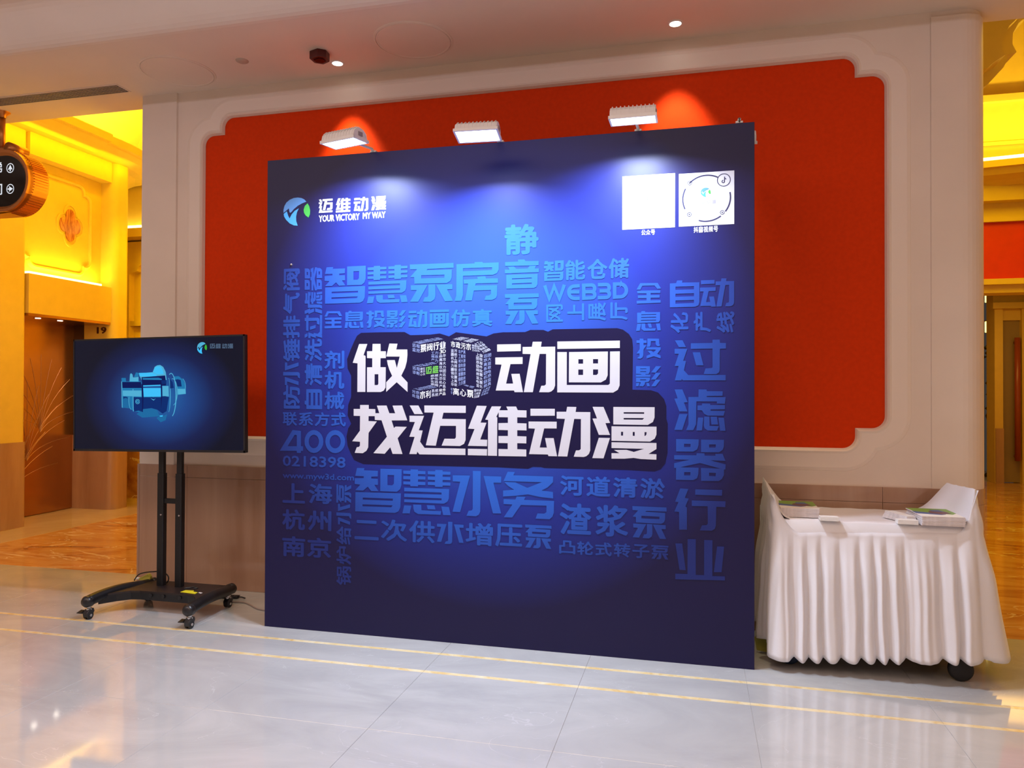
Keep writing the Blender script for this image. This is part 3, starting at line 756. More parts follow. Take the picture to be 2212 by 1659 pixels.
# curved cornice (bulging towards the hall) and the dome behind
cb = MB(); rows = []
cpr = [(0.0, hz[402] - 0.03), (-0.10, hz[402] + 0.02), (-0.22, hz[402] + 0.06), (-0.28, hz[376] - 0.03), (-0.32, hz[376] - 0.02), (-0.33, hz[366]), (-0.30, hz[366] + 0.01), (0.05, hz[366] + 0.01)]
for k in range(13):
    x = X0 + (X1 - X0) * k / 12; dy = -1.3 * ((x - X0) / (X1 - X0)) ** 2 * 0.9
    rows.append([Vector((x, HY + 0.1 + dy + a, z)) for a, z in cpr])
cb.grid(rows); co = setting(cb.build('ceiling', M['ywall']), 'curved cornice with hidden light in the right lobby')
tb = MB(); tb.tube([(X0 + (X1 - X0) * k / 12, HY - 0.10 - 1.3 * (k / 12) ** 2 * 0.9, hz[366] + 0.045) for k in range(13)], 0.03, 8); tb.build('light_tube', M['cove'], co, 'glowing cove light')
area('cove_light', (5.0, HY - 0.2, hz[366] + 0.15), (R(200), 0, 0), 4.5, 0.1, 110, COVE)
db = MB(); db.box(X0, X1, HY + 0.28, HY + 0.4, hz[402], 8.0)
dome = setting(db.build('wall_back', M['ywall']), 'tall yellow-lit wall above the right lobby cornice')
for a, b_, d in ((hz[205], hz[190], 0.08), (hz[300], hz[300] + 0.05, 0.03)):
    MB().box(X0, X1, HY + 0.28 - d, HY + 0.3, a, b_).build('dome_moulding', M['ywall'], dome)
# scrolled plaster coffer edge hanging near the opening
sc = MB()
def scroll(pts, Y, d, r):
    P_ = [ony(Y, *p) for p in pts]
    sc.prism([(p.x, p.z) for p in P_], Y, Y + d, lambda u, v, w: Vector((u, w, v)))
scroll([(2100, 20), (2225, 20), (2225, 30), (2200, 50), (2188, 72), (2187, 95), (2196, 112), (2176, 118), (2176, 128), (2168, 145), (2134, 182), (2100, 200)], 2.6, 0.5, 0)
scroll([(2095, 10), (2230, 5), (2205, 32), (2180, 56), (2166, 84), (2164, 106), (2172, 118), (2150, 132), (2134, 146), (2095, 160)], 2.35, 0.28, 0)
o = setting(sc.build('ceiling', M['ywall'], smooth=False), 'scrolled plaster corner of the right lobby coffer')
# side wall of the right lobby and far door wall
b = MB(); b.box(X1, X1 + 0.2, 0.93, FY + 0.4, 0, 8.0); setting(b.build('wall_right', M['ywall']), 'cream side wall of the right lobby')
b = MB(); b.box(WR - 0.9, WR - 0.75, WB, FY, 0, 8.0); setting(b.build('wall_left', M['ywall']), 'cream inner side wall of the right lobby')
b = MB(); b.box(WR - 0.9, X1 + 0.2, 0.93, FY + 0.4, 8.0, 8.1); setting(b.build('ceiling', M['ywall']), 'high ceiling of the right lobby')
def fx_(px, py=900): return ony(FY, px, py).x
zd_top = zat(FY, 2180, 692); zl = zat(FY, 2160, 925)
fw_ = MB(); fw_.box(fx_(2146), X1, FY, FY + 0.3, zat(FY, 2160, 655), 6.5)
fw_.box(fx_(2146), fx_(2164), FY - 0.06, FY + 0.3, 0, zat(FY, 2160, 655))
fw_.box(fx_(2205), X1, FY - 0.06, FY + 0.3, 0, zat(FY, 2160, 655))
fw_.box(fx_(2164), fx_(2205), FY, FY + 0.3, zd_top, zat(FY, 2160, 655))
fw_.box(WR - 0.8, fx_(2146), FY + 1.5, FY + 1.6, 0, 6.5)
far = setting(fw_.build('wall_back', M['ywall']), 'far end wall of the right lobby around a tall door')
MB().box(fx_(2147), fx_(2164), FY - 0.09, FY - 0.05, 0, zl).build('stone_dado', M['stone'], far)
MB().box(fx_(2140), X1, FY - 0.12, FY + 0.02, zat(FY, 2160, 668), zat(FY, 2160, 655)).build('panel_moulding', M['ywall'], far)
d2 = setting(MB().box(fx_(2164), fx_(2205), FY + 0.04, FY + 0.1, 0.01, zd_top).build('door_2', mat('olive_brown_door', (0.30, 0.22, 0.10), 0.4)), 'tall olive-brown door with a red-brown bar handle at the far right')
hb = MB(); hx = fx_(2195)
hb.tube([(hx, FY - 0.06, zat(FY, 2190, 730)), (hx, FY - 0.06, zat(FY, 2190, 995))], 0.045, 10)
hb.tube([(hx, FY - 0.06, zat(FY, 2190, 740)), (hx, FY + 0.05, zat(FY, 2190, 740))], 0.025, 8)
hb.tube([(hx, FY - 0.06, zat(FY, 2190, 985)), (hx, FY + 0.05, zat(FY, 2190, 985))], 0.025, 8)
hb.build('handle', mat('red_brown_lacquer', (0.30, 0.06, 0.02), 0.3), d2, 'red-brown bar handle', smooth=True)
for k, (py) in enumerate((641, 706)):
    p = ony(FY + 1.2, 2140, py)
    t = thing('lantern', 'square glowing lantern seen past the far doorway, %s one' % ('upper' if k == 0 else 'lower'), 'lantern', 'lanterns past the far doorway', (p.x, p.y, p.z))
    MB().box(-0.08, 0.08, -0.06, 0.06, -0.10, 0.10).build('shade', M['ylamp'], t, bevel=0.01)
    MB().box(-0.09, 0.09, -0.07, 0.07, 0.10, 0.12).build('cap', M['gold'], t)
# dark flower display glimpsed in the gap
p = ony(FY + 1.0, 2141, 930)
t = thing('flower_stand', 'dark flower stand with pale blooms glimpsed past the far door', 'flower stand', None, (p.x, p.y, 0))
MB().lathe([(0.12, 0), (0.10, 0.05), (0.03, 0.1), (0.03, 0.9), (0.09, 1.1), (0.07, 1.15)], (0, 0, 0), n=14).build('pedestal', M['blk'], t)
fl_ = MB()
for k in range(46):
    a = random.random() * 2 * PI; r_ = random.random() * 0.16; z = 1.1 + random.random() * 1.3
    fl_.lathe([(0, -0.04), (0.04, 0), (0, 0.04)], (math.cos(a) * r_, math.sin(a) * r_, z), n=6)
fl_.build('foliage', mat('dark_foliage', (0.03, 0.035, 0.03), 0.6, var=0.5, scale=6), t, kind='stuff')
# ================================================================== CEILING FITTINGS
def disc_panel(px, py, r, label, dz=0.012):
    c = onz(CZ, px, py)
    t = thing('ceiling_speaker', label, 'ceiling speaker', None, (c.x, c.y, CZ))
    MB().lathe([(0.0, -0.004), (r - 0.012, -0.004), (r - 0.008, -0.007), (r, -0.007), (r + 0.002, 0.0)], (0, 0, 0), n=48).build('cover', M['ceil'], t, smooth=False)
    MB().lathe([(r + 0.004, 0.0), (r + 0.004, -0.006), (r + 0.016, -0.004), (r + 0.018, 0.0)], (0, 0, 0), n=48).build('rim', M['ceil'], t)
disc_panel(893, 88, 0.245, 'large round flush cover in the ceiling above the backdrop')
disc_panel(384, 155, 0.245, 'large round flush cover in the ceiling at the left end of the feature wall')
c = onz(CZ, 523, 131)
t = thing('smoke_detector', 'small pale round detector in the ceiling between the two large covers', 'detector', None, (c.x, c.y, CZ))
MB().lathe([(0, -0.012), (0.03, -0.012), (0.042, -0.006), (0.045, 0)], (0, 0, 0), n=24).build('body', mat('aged_cream_plastic', (0.50, 0.40, 0.34), 0.5), t, smooth=True)
for px, py, lb in ((729, 136, 'lit downlight in the ceiling beside the dark red box'), (1459, 50, 'lit downlight in the ceiling above the right half of the backdrop')):
    c = onz(CZ, px, py)
    t = thing('downlight', lb, 'downlight', 'downlights over the feature wall', (c.x, c.y, CZ))
    MB().lathe([(0, -0.003), (0.036, -0.003)], (0, 0, 0), n=24).build('lamp', M['dl'], t)
    MB().lathe([(0.036, -0.001), (0.037, -0.006), (0.046, -0.005), (0.048, 0.0)], (0, 0, 0), n=24).build('trim_ring', M['white'], t)
    spot('downlight_beam', (c.x, c.y, CZ - 0.02), (R(11), 0, 0), 85, (1.0, 0.84, 0.50), 58, 0.7, 0.03)
# dark red hexagonal box hanging under the ceiling
c = onz(CZ, 690, 112)
t = thing('ceiling_box', 'dark red six-sided box on the ceiling beside a lit downlight', 'ceiling box', None, (c.x, c.y, CZ))
b = MB(); b.prism([(-0.060, -0.030), (-0.060, 0.040), (-0.01, 0.075), (0.055, 0.045), (0.060, -0.020), (0.015, -0.055)], -0.055, 0.0, XY())
b.build('housing', M['redbox'], t, bevel=0.005)
b = MB(); b.prism([(-0.035, -0.015), (-0.035, 0.025), (0.0, 0.045), (0.035, 0.025), (0.035, -0.012), (0.01, -0.030)], -0.060, -0.055, XY())
b.build('lens_window', mat('red_black_lens', (0.03, 0.002, 0.002), 0.1), t)
# linear air grille
va, vb = onz(CZ, 250, 183), onz(CZ, 280, 197)
t = thing('air_grille', 'long dark linear air grille in the ceiling above the lift opening', 'air vent', None, (0, 0, 0))
gx1 = (va.x + vb.x) / 2; gx0 = -6.2; gy0, gy1 = va.y, vb.y
MB().box(gx0, gx1, gy0, gy1, CZ - 0.0015, CZ + 0.0).build('backing', mat('grille_void', (0.035, 0.03, 0.03), 0.7), t)
gb = MB()
for k in range(6):
    y = gy0 + 0.008 + (gy1 - gy0 - 0.016) * k / 5
    gb.box(gx0, gx1, y - 0.004, y + 0.004, CZ - 0.008, CZ - 0.001)
k = gx0
while k < gx1: gb.box(k, k + 0.005, gy0, gy1, CZ - 0.006, CZ - 0.001); k += 0.03
gb.build('grille_bars', M['vent'], t, kind='stuff')
for a, b_ in (((gx0, gx1 + 0.012), (gy0 - 0.012, gy0)), ((gx0, gx1 + 0.012), (gy1, gy1 + 0.012)), ((gx1, gx1 + 0.012), (gy0, gy1))):
    MB().box(a[0], a[1], b_[0], b_[1], CZ - 0.004, CZ).build('frame_strip', M['ceil'], t)

# ================================================================== HANGING SIGN
SY0, SY1 = 0.62, 0.80
r_px = ony(SY0, 66, 385)
zc = (ony(SY0, 40, 322).z + ony(SY0, 30, 457).z) / 2; zh = (ony(SY0, 40, 322).z - ony(SY0, 30, 457).z) / 2
xR = r_px.x; xL = xR - 1.25
pole = ony(0.71, 5, 300)
t = thing('hanging_sign', 'capsule-shaped copper-gold hanging sign with white arrows on black glass', 'sign', None, (0, 0, 0))
def capsule(x0, x1, z, h, n=20):
    p = []
    for k in range(n + 1):
        a = R(90 - 180 * k / n); p.append((x1 - h + h * math.cos(a), z + h * math.sin(a)))
    for k in range(n + 1):
        a = R(-90 - 180 * k / n); p.append((x0 + h + h * math.cos(a), z + h * math.sin(a)))
    return p
b = MB(); b.prism(capsule(xL, xR, zc, zh), SY0, SY1, lambda u, v, w: Vector((u, w, v)))
b.build('housing', M['gold'], t)
rim = MB(); A_, B_ = capsule(xL, xR, zc, zh), capsule(xL + 0.045, xR - 0.045, zc, zh - 0.045)
n = len(A_)
for ya, yb, P_, Q_ in ((SY0 + 0.03, SY0 - 0.02, A_, A_), (SY0 - 0.02, SY0 - 0.02, A_, [(a + (c_ - a) * 0.5, b2_ + (d - b2_) * 0.5) for (a, b2_), (c_, d) in zip(A_, B_)]), (SY0 - 0.02, SY0 - 0.004, [(a + (c_ - a) * 0.5, b2_ + (d - b2_) * 0.5) for (a, b2_), (c_, d) in zip(A_, B_)], B_)):
    rim.add([(x, ya, z) for x, z in P_] + [(x, yb, z) for x, z in Q_], [(i, (i + 1) % n, (i + 1) % n + n, i + n) for i in range(n)])
rim.build('rim', M['gold'], t)
b = MB(); b.prism(B_, SY0 - 0.004, SY0 - 0.001, lambda u, v, w: Vector((u, w, v))); b.build('sign_face', M['black_glass'], t, 'black glass face')
ribs = MB()
for k in range(34):
    a = R(84 - 168 * k / 33); a2 = a + R(1.4)
    for aa in (a,):
        ca, sa = math.cos(a), math.sin(a); cb_, sb = math.cos(a2), math.sin(a2)
        cx = xR - zh
        q = [(cx + zh * ca, zc + zh * sa), (cx + (zh + 0.007) * ca, zc + (zh + 0.007) * sa), (cx + (zh + 0.007) * cb_, zc + (zh + 0.007) * sb), (cx + zh * cb_, zc + zh * sb)]
        ribs.prism(q, SY0 + 0.035, SY1 - 0.01, lambda u, v, w: Vector((u, w, v)))
ribs.build('ribs', M['gold'], t, 'fine ribs round the end', kind='stuff')
MB().tube([(pole.x, pole.y, CZ), (pole.x, pole.y, zc + zh)], 0.022, 14).build('pole', M['gold'], t, smooth=True)
MB().lathe([(0.024, -0.05), (0.03, -0.03), (0.055, -0.008), (0.06, 0)], (pole.x, pole.y, CZ), n=20).build('ceiling_rose', M['gold'], t, smooth=True)
MB().tube([(pole.x + 0.14, SY0 + 0.02, zc + zh + 0.030), (pole.x + 0.14, SY1, zc + zh + 0.030)], 0.045, 16).build('crossbar', M['gold'], t, smooth=True)
MB().box(pole.x - 0.06, pole.x + 0.14, SY0 + 0.04, SY1 - 0.04, zc + zh - 0.01, zc + zh + 0.05).build('saddle', M['gold'], t, bevel=0.012)
Yf = SY0 - 0.006
for cy, dr in ((363, 0), (408, 1)):
    lt = MB()
    c = ony(Yf, 22, cy); rr = 0.038
    ro = [(c.x + rr * math.cos(R(a)), c.z + rr * 1.05 * math.sin(R(a))) for a in range(0, 360, 12)]
    ri = [(c.x + rr * 0.84 * math.cos(R(a)), c.z + rr * 0.88 * math.sin(R(a))) for a in range(0, 360, 12)]
    n = len(ro); lt.add([(x, Yf, z) for x, z in ro + ri], [(i, (i + 1) % n, (i + 1) % n + n, i + n) for i in range(n)])
    lt.build('arrow_ring', M['white_sign'], t, 'glowing white ring')
    ap = [(0, 0.027), (0.024, -0.014), (0.006, -0.008), (0.005, -0.026), (-0.005, -0.026), (-0.006, -0.008), (-0.024, -0.014)]
    if dr: ap = [(y_, -x_) for x_, y_ in ap]
    tri = tessellate_polygon([[Vector((x_, y_, 0)) for x_, y_ in ap]])
    MB().add([(c.x + x_, Yf, c.z + y_) for x_, y_ in ap], tri).build('arrow', M['white_sign'], t, 'glowing white arrow pointing up' if not dr else 'glowing white arrow pointing right')
for ch, cy in (('梯', 363), ('间', 409)):
    c = ony(Yf, -5, cy); v, f = charset(ch, 0.02)
    link('sign_character', MB().add([(c.x - 0.05 + u * 0.095, Yf, c.z - 0.047 + v_ * 0.094) for u, v_ in v], f).mesh('sc', fix=False), M['white_sign'], t)

# ================================================================== BACKDROP
def print_mat(name, center, mid, edge, top_dark=True, rough=0.40):
    """printed radial gradient: bright middle fading to navy at the edges (part of the printed picture)"""
    mt = bpy.data.materials.new(name); mt.use_nodes = True; nt = mt.node_tree
    b = nt.nodes['Principled BSDF']; b.inputs['Roughness'].default_value = rough
    b.inputs['Specular IOR Level'].default_value = 0.32
    geo = nt.nodes.new('ShaderNodeTexCoord')
    mp = nt.nodes.new('ShaderNodeMapping'); mp.vector_type = 'POINT'
    mp.inputs['Location'].default_value = (0.0, 0, -1.75 / 1.75)
    mp.inputs['Scale'].default_value = (1 / 1.80, 0.0, 1 / 1.75)
    gr = nt.nodes.new('ShaderNodeTexGradient'); gr.gradient_type = 'SPHERICAL'
    rp_ = nt.nodes.new('ShaderNodeValToRGB')
    e = rp_.color_ramp.elements
    e[0].position = 0.0; e[0].color = (*edge, 1)
    e[1].position = 0.75; e[1].color = (*center, 1)
    x = e.new(0.12); x.color = (*edge, 1)
    x = e.new(0.45); x.color = (*mid, 1)
    nt.links.new(geo.outputs['Object'], mp.inputs['Vector']); nt.links.new(mp.outputs[0], gr.inputs[0])
    nt.links.new(gr.outputs['Fac'], rp_.inputs[0]); nt.links.new(rp_.outputs[0], b.inputs['Base Color'])
    # fine weave
    wv = nt.nodes.new('ShaderNodeTexNoise'); wv.inputs['Scale'].default_value = 500
    bp = nt.nodes.new('ShaderNodeBump'); bp.inputs['Strength'].default_value = 0.08; bp.inputs['Distance'].default_value = 0.001
    nt.links.new(geo.outputs['Object'], wv.inputs['Vector']); nt.links.new(wv.outputs['Fac'], bp.inputs['Height']); nt.links.new(bp.outputs[0], b.inputs['Normal'])
    return mt
M['print'] = print_mat('backdrop_print', (0.027, 0.100, 0.55), (0.014, 0.030, 0.30), (0.009, 0.007, 0.058))
M['ink'] = print_mat('backdrop_blue_lettering', (0.028, 0.185, 0.80), (0.024, 0.115, 0.60), (0.013, 0.026, 0.18))
M['halo'] = mat('backdrop_dark_navy', (0.009, 0.007, 0.050), 0.42, spec=0.22)
M['wink'] = mat('backdrop_white_lettering', (0.66, 0.68, 0.78), 0.5)
BD = thing('backdrop', 'large square blue display backdrop printed with white headline characters', 'backdrop')
MB().box(-1.5, 1.5, 0.0, 0.045, 0.0, 3.0).build('fabric_panel', M['print'], BD, 'deep blue printed fabric', bevel=0.002)
for x in (-1.40, -0.1, 1.36):
    b = MB(); b.box(x - 0.015, x + 0.015, 0.045, 0.075, 0.01, 2.98); b.build('back_strut', M['chrome'], BD)
for z in (0.03, 1.5, 2.95):
    b = MB(); b.box(-1.46, 1.46, 0.046, 0.07, z - 0.015, z + 0.015); b.build('back_rail', M['chrome'], BD)
halo = [(570 + x / 3.95, 700 + y / 3.95) for x, y in pl('830,75 1000,70 1200,68 1250,95 1420,90 1500,80 1580,105 1640,70 1900,105 1960,80 2040,70')]
halo += [(1080 + x / 3.95, 700 + y / 3.95) for x, y in pl('60,70 215,68 260,50 370,50 410,65 450,45 1000,35 1050,48 1100,85 1128,130 1135,200 1130,560 1290,565 1350,585 1400,640 1420,700 1420,810 1432,850 1430,1100 1410,1190 1370,1240 1320,1258 1080,1245 380,1228 350,1220 280,1218 240,1235')]
halo += [(570 + x / 3.95, 700 + y / 3.95) for x, y in pl('2000,1222 1800,1218 1000,1200 850,1195 770,1160 740,1100 715,1040 705,960 720,890 745,850 715,780 720,690 745,620 745,440 715,380 710,300 740,220 770,150 795,100')]
p_ = Print(-0.0006); p_.poly(halo); p_.build('headline_patch', M['halo'], BD, 'dark navy patch behind the headline')  # printed dark navy outline around the headline characters
YT = -0.0016
hd = Print(YT)
for ch in '做动画找迈维漫':
    v, f, (x0, x1, z0, z1) = NORM[ch]; 
    hd.put(v, f, lambda u, w: (x0 + u * (x1 - x0), YT, z0 + w * (z1 - z0)))
hd.one('动', (1142, 878.0), (1275, 987.5))
hd.build('headline_lettering', M['wink'], BD, 'white headline characters')
def pt(txt, a, b, kind='row', mt='ink', name='printed_lettering', label=None, **kw):
    p = Print(YT if mt != 'halo' else -0.001)
    getattr(p, kind)(txt, a, b, **kw)
    return p.build(name, M[mt], BD, label)
p = Print(YT)
for ch, a, b in (('迈', (689, 431), (718.5, 458.5)), ('维', (726, 429), (757, 457.5)), ('动', (764.5, 427), (795.5, 455)), ('漫', (802.5, 425), (834, 452.5))): p.one(ch, a, b)
p.build('logo_lettering', M['wink'], BD)
pt('YOUR VICTORY', (689, 465.5), (777, 475.0), 'whole', 'wink', 'logo_lettering', bold=0.035)
pt('MY WAY', (784, 459.5), (833, 470.5), 'whole', 'wink', 'logo_lettering', bold=0.035)
# blue words
def own(chars):
    for ch in chars:
        p = Print(YT); v, f, (x0, x1, z0, z1) = NORM[ch]
        p.put(v, f, lambda u, w: (x0 + u * (x1 - x0), YT, z0 + w * (z1 - z0))); p.build('printed_lettering', M['ink'], BD)
own('智慧水务泵房过滤器行业自音全息投影')
pt('智', (701.6, 577.5), (790, 654), 'one'); pt('慧', (793, 575), (881, 653), 'one')
p = Print(YT)
for i, ch in enumerate('全息投影动画仿真'):
    xx = [(518, 668), (690, 850), (876, 1032), (1050, 1215), (1232, 1395), (1415, 1580), (1598, 1760), (1778, 1950)][i]
    dy = -i * 0.62
    p.one(ch, (570 + xx[0] / 3.95, 672.5 + dy), (570 + xx[1] / 3.95, 709 + dy), bold=0.035)
p.build('printed_lettering', M['ink'], BD)
pt('静', (1090, 486), (1163.5, 548.5), 'one', bold=0.035)
pt('泵', (1090.6, 635.5), (1164, 699.5), 'one')
p = Print(YT)
for i, ch in enumerate('智能仓储'):
    xx = [(55, 530), (565, 1045), (1090, 1575), (1600, 2092)][i]
    p.one(ch, (1170 + xx[0] / 11.06, 564 - i * 1.9), (1170 + xx[1] / 11.06, 606 - i * 1.9), bold=0.035)
p.build('printed_lettering', M['ink'], BD)
# WEB3D drawn with strokes of even width
def strokes(segs, ox, oy, sc, wd, name='printed_lettering', mt='ink'):
    V = []; F = []
    for path in segs:
        P_ = [Vector((*b2(ox + x / sc, oy + y / sc, 0.0), 0)) for x, y in path]
        closed = (P_[0] - P_[-1]).length < 1e-6
        if closed: P_ = P_[:-1]
        n = len(P_); L_, Rr = [], []
        for i in range(n):
            a = P_[i - 1] if (i > 0 or closed) else None; c = P_[(i + 1) % n] if (i < n - 1 or closed) else None
            d1 = (P_[i] - a).normalized() if a is not None else (c - P_[i]).normalized()
            d2 = (c - P_[i]).normalized() if c is not None else d1
            t_ = (d1 + d2)
            t_ = d1 if t_.length < 1e-6 else t_.normalized()
            nrm = Vector((-t_.y, t_.x, 0)); k = wd / 2 / max(0.45, nrm.dot(Vector((-d1.y, d1.x, 0))))
            L_.append(P_[i] + nrm * k); Rr.append(P_[i] - nrm * k)
        m_ = n if closed else n - 1; k0 = len(V)
        V += [Vector((q.x, q.y)) for q in L_ + Rr]
        for i in range(m_):
            a_, b_, c_, d_ = i, (i + 1) % n, (i + 1) % n + n, i + n
            for t3 in ((a_, b_, c_), (a_, c_, d_)):
                t3 = [q + k0 for q in t3]
                if (V[t3[1]] - V[t3[0]]).cross(V[t3[2]] - V[t3[0]]) < 0: t3 = t3[::-1]
                F.append(t3)
    V, F = union2d(V, F, 1e-6)
    return link(name, MB().add([(x, YT, y) for x, y in V], F).mesh(name, fix=False), M[mt], BD)
def arcp(cx, cy, rx, ry, a0, a1, n=10): return [(cx + rx * math.cos(R(a0 + (a1 - a0) * k / n)), cy + ry * math.sin(R(a0 + (a1 - a0) * k / n))) for k in range(n + 1)]
SW = 0.0205
strokes([[(75, 735), (185, 1065), (300, 755), (425, 1055), (545, 720)],
         [(912, 745), (790, 752)] + arcp(790, 900, 140, 148, -90, -270, 14)[1:] + [(912, 1045)], [(660, 892), (905, 892)],
         [(1005, 735), (1180, 728)] + arcp(1200, 808, 70, 80, -90, 90, 8) + [(1010, 890), (1005, 735)],
         [(1180, 888), (1195, 888)] + arcp(1200, 960, 72, 72, -90, 90, 8) + [(1008, 1045), (1008, 880)],
         [(1345, 722), (1540, 715)] + arcp(1550, 790, 65, 75, -90, 90, 8) + [(1385, 870)], [(1540, 866)] + arcp(1545, 945, 75, 78, -90, 90, 8) + [(1340, 1030)],
         [(1745, 705), (1880, 702)] + arcp(1880, 855, 145, 153, -90, 90, 14) + [(1745, 1015), (1745, 705)]], 1170, 550, 11.06, SW)
pt('网', (1180, 658), (1216, 695), 'one', rot=1, bold=0.025); pt('上', (1225.5, 656), (1262, 692), 'one', rot=1, bold=0.035); pt('展', (1271, 654), (1309, 692.5), 'one', rot=1, bold=0.03); pt('厅', (1318.5, 653), (1356, 691), 'one', rot=1, bold=0.035)
pt('动', (1512, 603), (1586, 661.5), 'one')
pt('化', (1448.5, 675), (1487, 719), 'one', rot=1, bold=0.035); pt('产', (1498, 674), (1536, 717.5), 'one', rot=1, bold=0.035); pt('线', (1547.5, 673), (1586.5, 718.5), 'one', rot=1, bold=0.035)
pt('剂', (701, 757.5), (744, 796.5), 'one', bold=0.035); pt('机', (701, 801.5), (744, 840), 'one', bold=0.035); pt('械', (701, 846), (744, 884.5), 'one', bold=0.03)
p = Print(YT)
for ch, y0, y1 in zip('阀气排锤水防', (581, 633, 682, 732, 783, 832), (627, 678, 731, 781, 832, 883)): p.one(ch, (612, y0), (648, y1), rot=1, bold=0.035)
p.build('printed_lettering', M['ink'], BD)
p = Print(YT)
for ch, y0, y1 in zip('器滤过洗清自', (578.5, 631, 681, 732, 785, 840.5), (627, 678, 730, 781, 833, 884)): p.one(ch, (658.5, y0), (696, y1), rot=1, bold=0.035)
p.build('printed_lettering', M['ink'], BD)
pt('联系方式', (611, 889.5), (747.5, 921.5), 'row', bold=0.03)
SW2 = 0.030
strokes([[(300, 1100), (300, 930), (255, 925), (170, 1062), (335, 1062)], arcp(428, 1002, 62, 78, 0, 360, 20), arcp(610, 1003, 66, 78, 0, 360, 20)], 570, 700, 3.95, SW2 * 1.0)
pt('0218398', (611, 983.5), (746.7, 1011), 'whole', bold=0.03)
pt('www.myw3d.com', (611, 1020), (765, 1042), 'whole', bold=0.03)
for a, b, c_ in (('上', (611, 1043), (659, 1088)), ('海', (667, 1044), (718, 1089.5)), ('杭', (610, 1099), (659, 1146)), ('州', (665, 1102), (716, 1148)), ('南', (610, 1157), (659.5, 1204)), ('京', (664, 1160), (715.5, 1206.5))): pt(a, b, c_, 'one', bold=0.035)
p = Print(YT)
for ch, y0, y1 in zip('泵水给炉锅', (1046, 1088, 1136, 1179, 1222), (1087, 1134, 1177, 1220, 1265)): p.one(ch, (727, y0), (759, y1), rot=1, bold=0.03)
p.build('printed_lettering', M['ink'], BD)
p = Print(YT)
for i, ch in enumerate('二次供水增压泵'):
    xx = [(775, 980), (1000, 1222), (1240, 1460), (1478, 1705), (1722, 1955), (1975, 2205), (2230, 2455)][i]
    y0 = 1118.5 + i * 2.4; p.one(ch, (570 + xx[0] / 3.95, y0 + (4 if i == 0 else 0)), (570 + xx[1] / 3.95, y0 + 49 + i * 0.7), bold=0.03)
p.build('printed_lettering', M['ink'], BD)
pt('河道清淤', (1210, 1026.5), (1436.5, 1078), 'row', bold=0.035)
p = Print(YT)
for i, (ch, a, b) in enumerate((('渣', 510, 780), ('浆', 815, 1095), ('泵', 1130, 1422))): p.one(ch, (1080 + a / 3.95, 1086 + i * 3.5), (1080 + b / 3.95, 1157 + i * 4), bold=0.035)
p.build('printed_lettering', M['ink'], BD)
pt('凸轮式转子泵', (1208, 1166.5), (1444, 1209), 'row', bold=0.03)
# emblem
def emblem(Y, parent, f, mts, names=('emblem_blue', 'emblem_lower', 'emblem_leaf')):
    U_ = '235,920 235,800 270,650 350,510 480,400 640,330 800,310 950,330 1060,385 1145,475 980,540 800,640 640,780 560,880 500,920 470,880 445,745 350,830'
    L_ = '240,965 360,860 380,900 420,1030 475,1145 560,980 680,840 845,740 770,900 735,1080 740,1250 800,1430 650,1420 480,1340 340,1200 260,1070'
    F_ = '1190,540 1260,660 1295,820 1285,980 1230,1105 1120,1030 1050,920 1035,800 1080,650'
    for s_, mt, nm in zip((U_, L_, F_), mts, names):
        vs = [f(x, y) for x, y in pl(s_)]
        tri = tessellate_polygon([[Vector((v.x, v.z, 0)) for v in vs]])
        link(nm, MB().add([(v.x, Y, v.z) for v in vs], tri).mesh('emblem', fix=False), mt, parent)
em = [mat('emblem_upper', (0.10, 0.30, 0.72), 0.45), mat('emblem_lower', (0.07, 0.42, 0.95), 0.45), mat('emblem_leaf', (0.06, 0.48, 0.08), 0.45)]
emblem(YT, BD, lambda x, y: ony(0, 600 + x / 18.44, 410 + y / 18.44), em)
# the two white squares (codes left out)
def quad(name, corners, mt, Y, parent=BD, label=None):
    a = b2(*corners[0], 0); c = b2(*corners[1], 0)
    return link(name, MB().add([(a[0], Y, c[1]), (c[0], Y, c[1]), (c[0], Y, a[1]), (a[0], Y, a[1])], [(0, 1, 2, 3)]).mesh(name, fix=False), mt, parent, label)
quad('white_square', ((1344.5, 381.5), (1458, 491)), M['wink'], YT, label='white printed square, left one')
quad('white_square', ((1466.5, 376.0), (1586, 484)), M['wink'], YT, label='white printed square with a ring emblem')
YB = -0.0024
ink2 = mat('dark_ring_ink', (0.03, 0.03, 0.10), 0.45)
def ringarc(cx, cy, r, wd, a0, a1, mt, Y=YB, n=24):
    c = Vector(b2(cx, cy, 0)); k = (b2(cx + 10, cy, 0)[0] - c.x) / 10
    P_ = []; Q_ = []
    for i in range(n + 1):
        a = R(a0 + (a1 - a0) * i / n)
        P_.append((c.x + (r - wd / 2) * k * math.cos(a), Y, c.y + (r - wd / 2) * k * math.sin(a))); Q_.append((c.x + (r + wd / 2) * k * math.cos(a), Y, c.y + (r + wd / 2) * k * math.sin(a)))
    link('ring_mark', MB().add(P_ + Q_, [(i, i + 1, i + 1 + n + 1, i + n + 1) for i in range(n)]).mesh('ring', fix=False), mt, BD)
cx, cy = 1526, 428.5
for a0, a1 in ((62, 135), (152, 205), (251, 307), (322, 372)): ringarc(cx, cy, 51.5, 3.0, a0, a1, ink2)
ringarc(1563.5, 389, 14, 1.7, 0, 360, ink2, YB)
for x, y in ((1490, 395.5), (1489, 463.5), (1560, 459)):
    ringarc(x, y, 4.3, 1.2, 0, 360, ink2); ringarc(x, y, 0.8, 1.4, 0, 360, ink2)
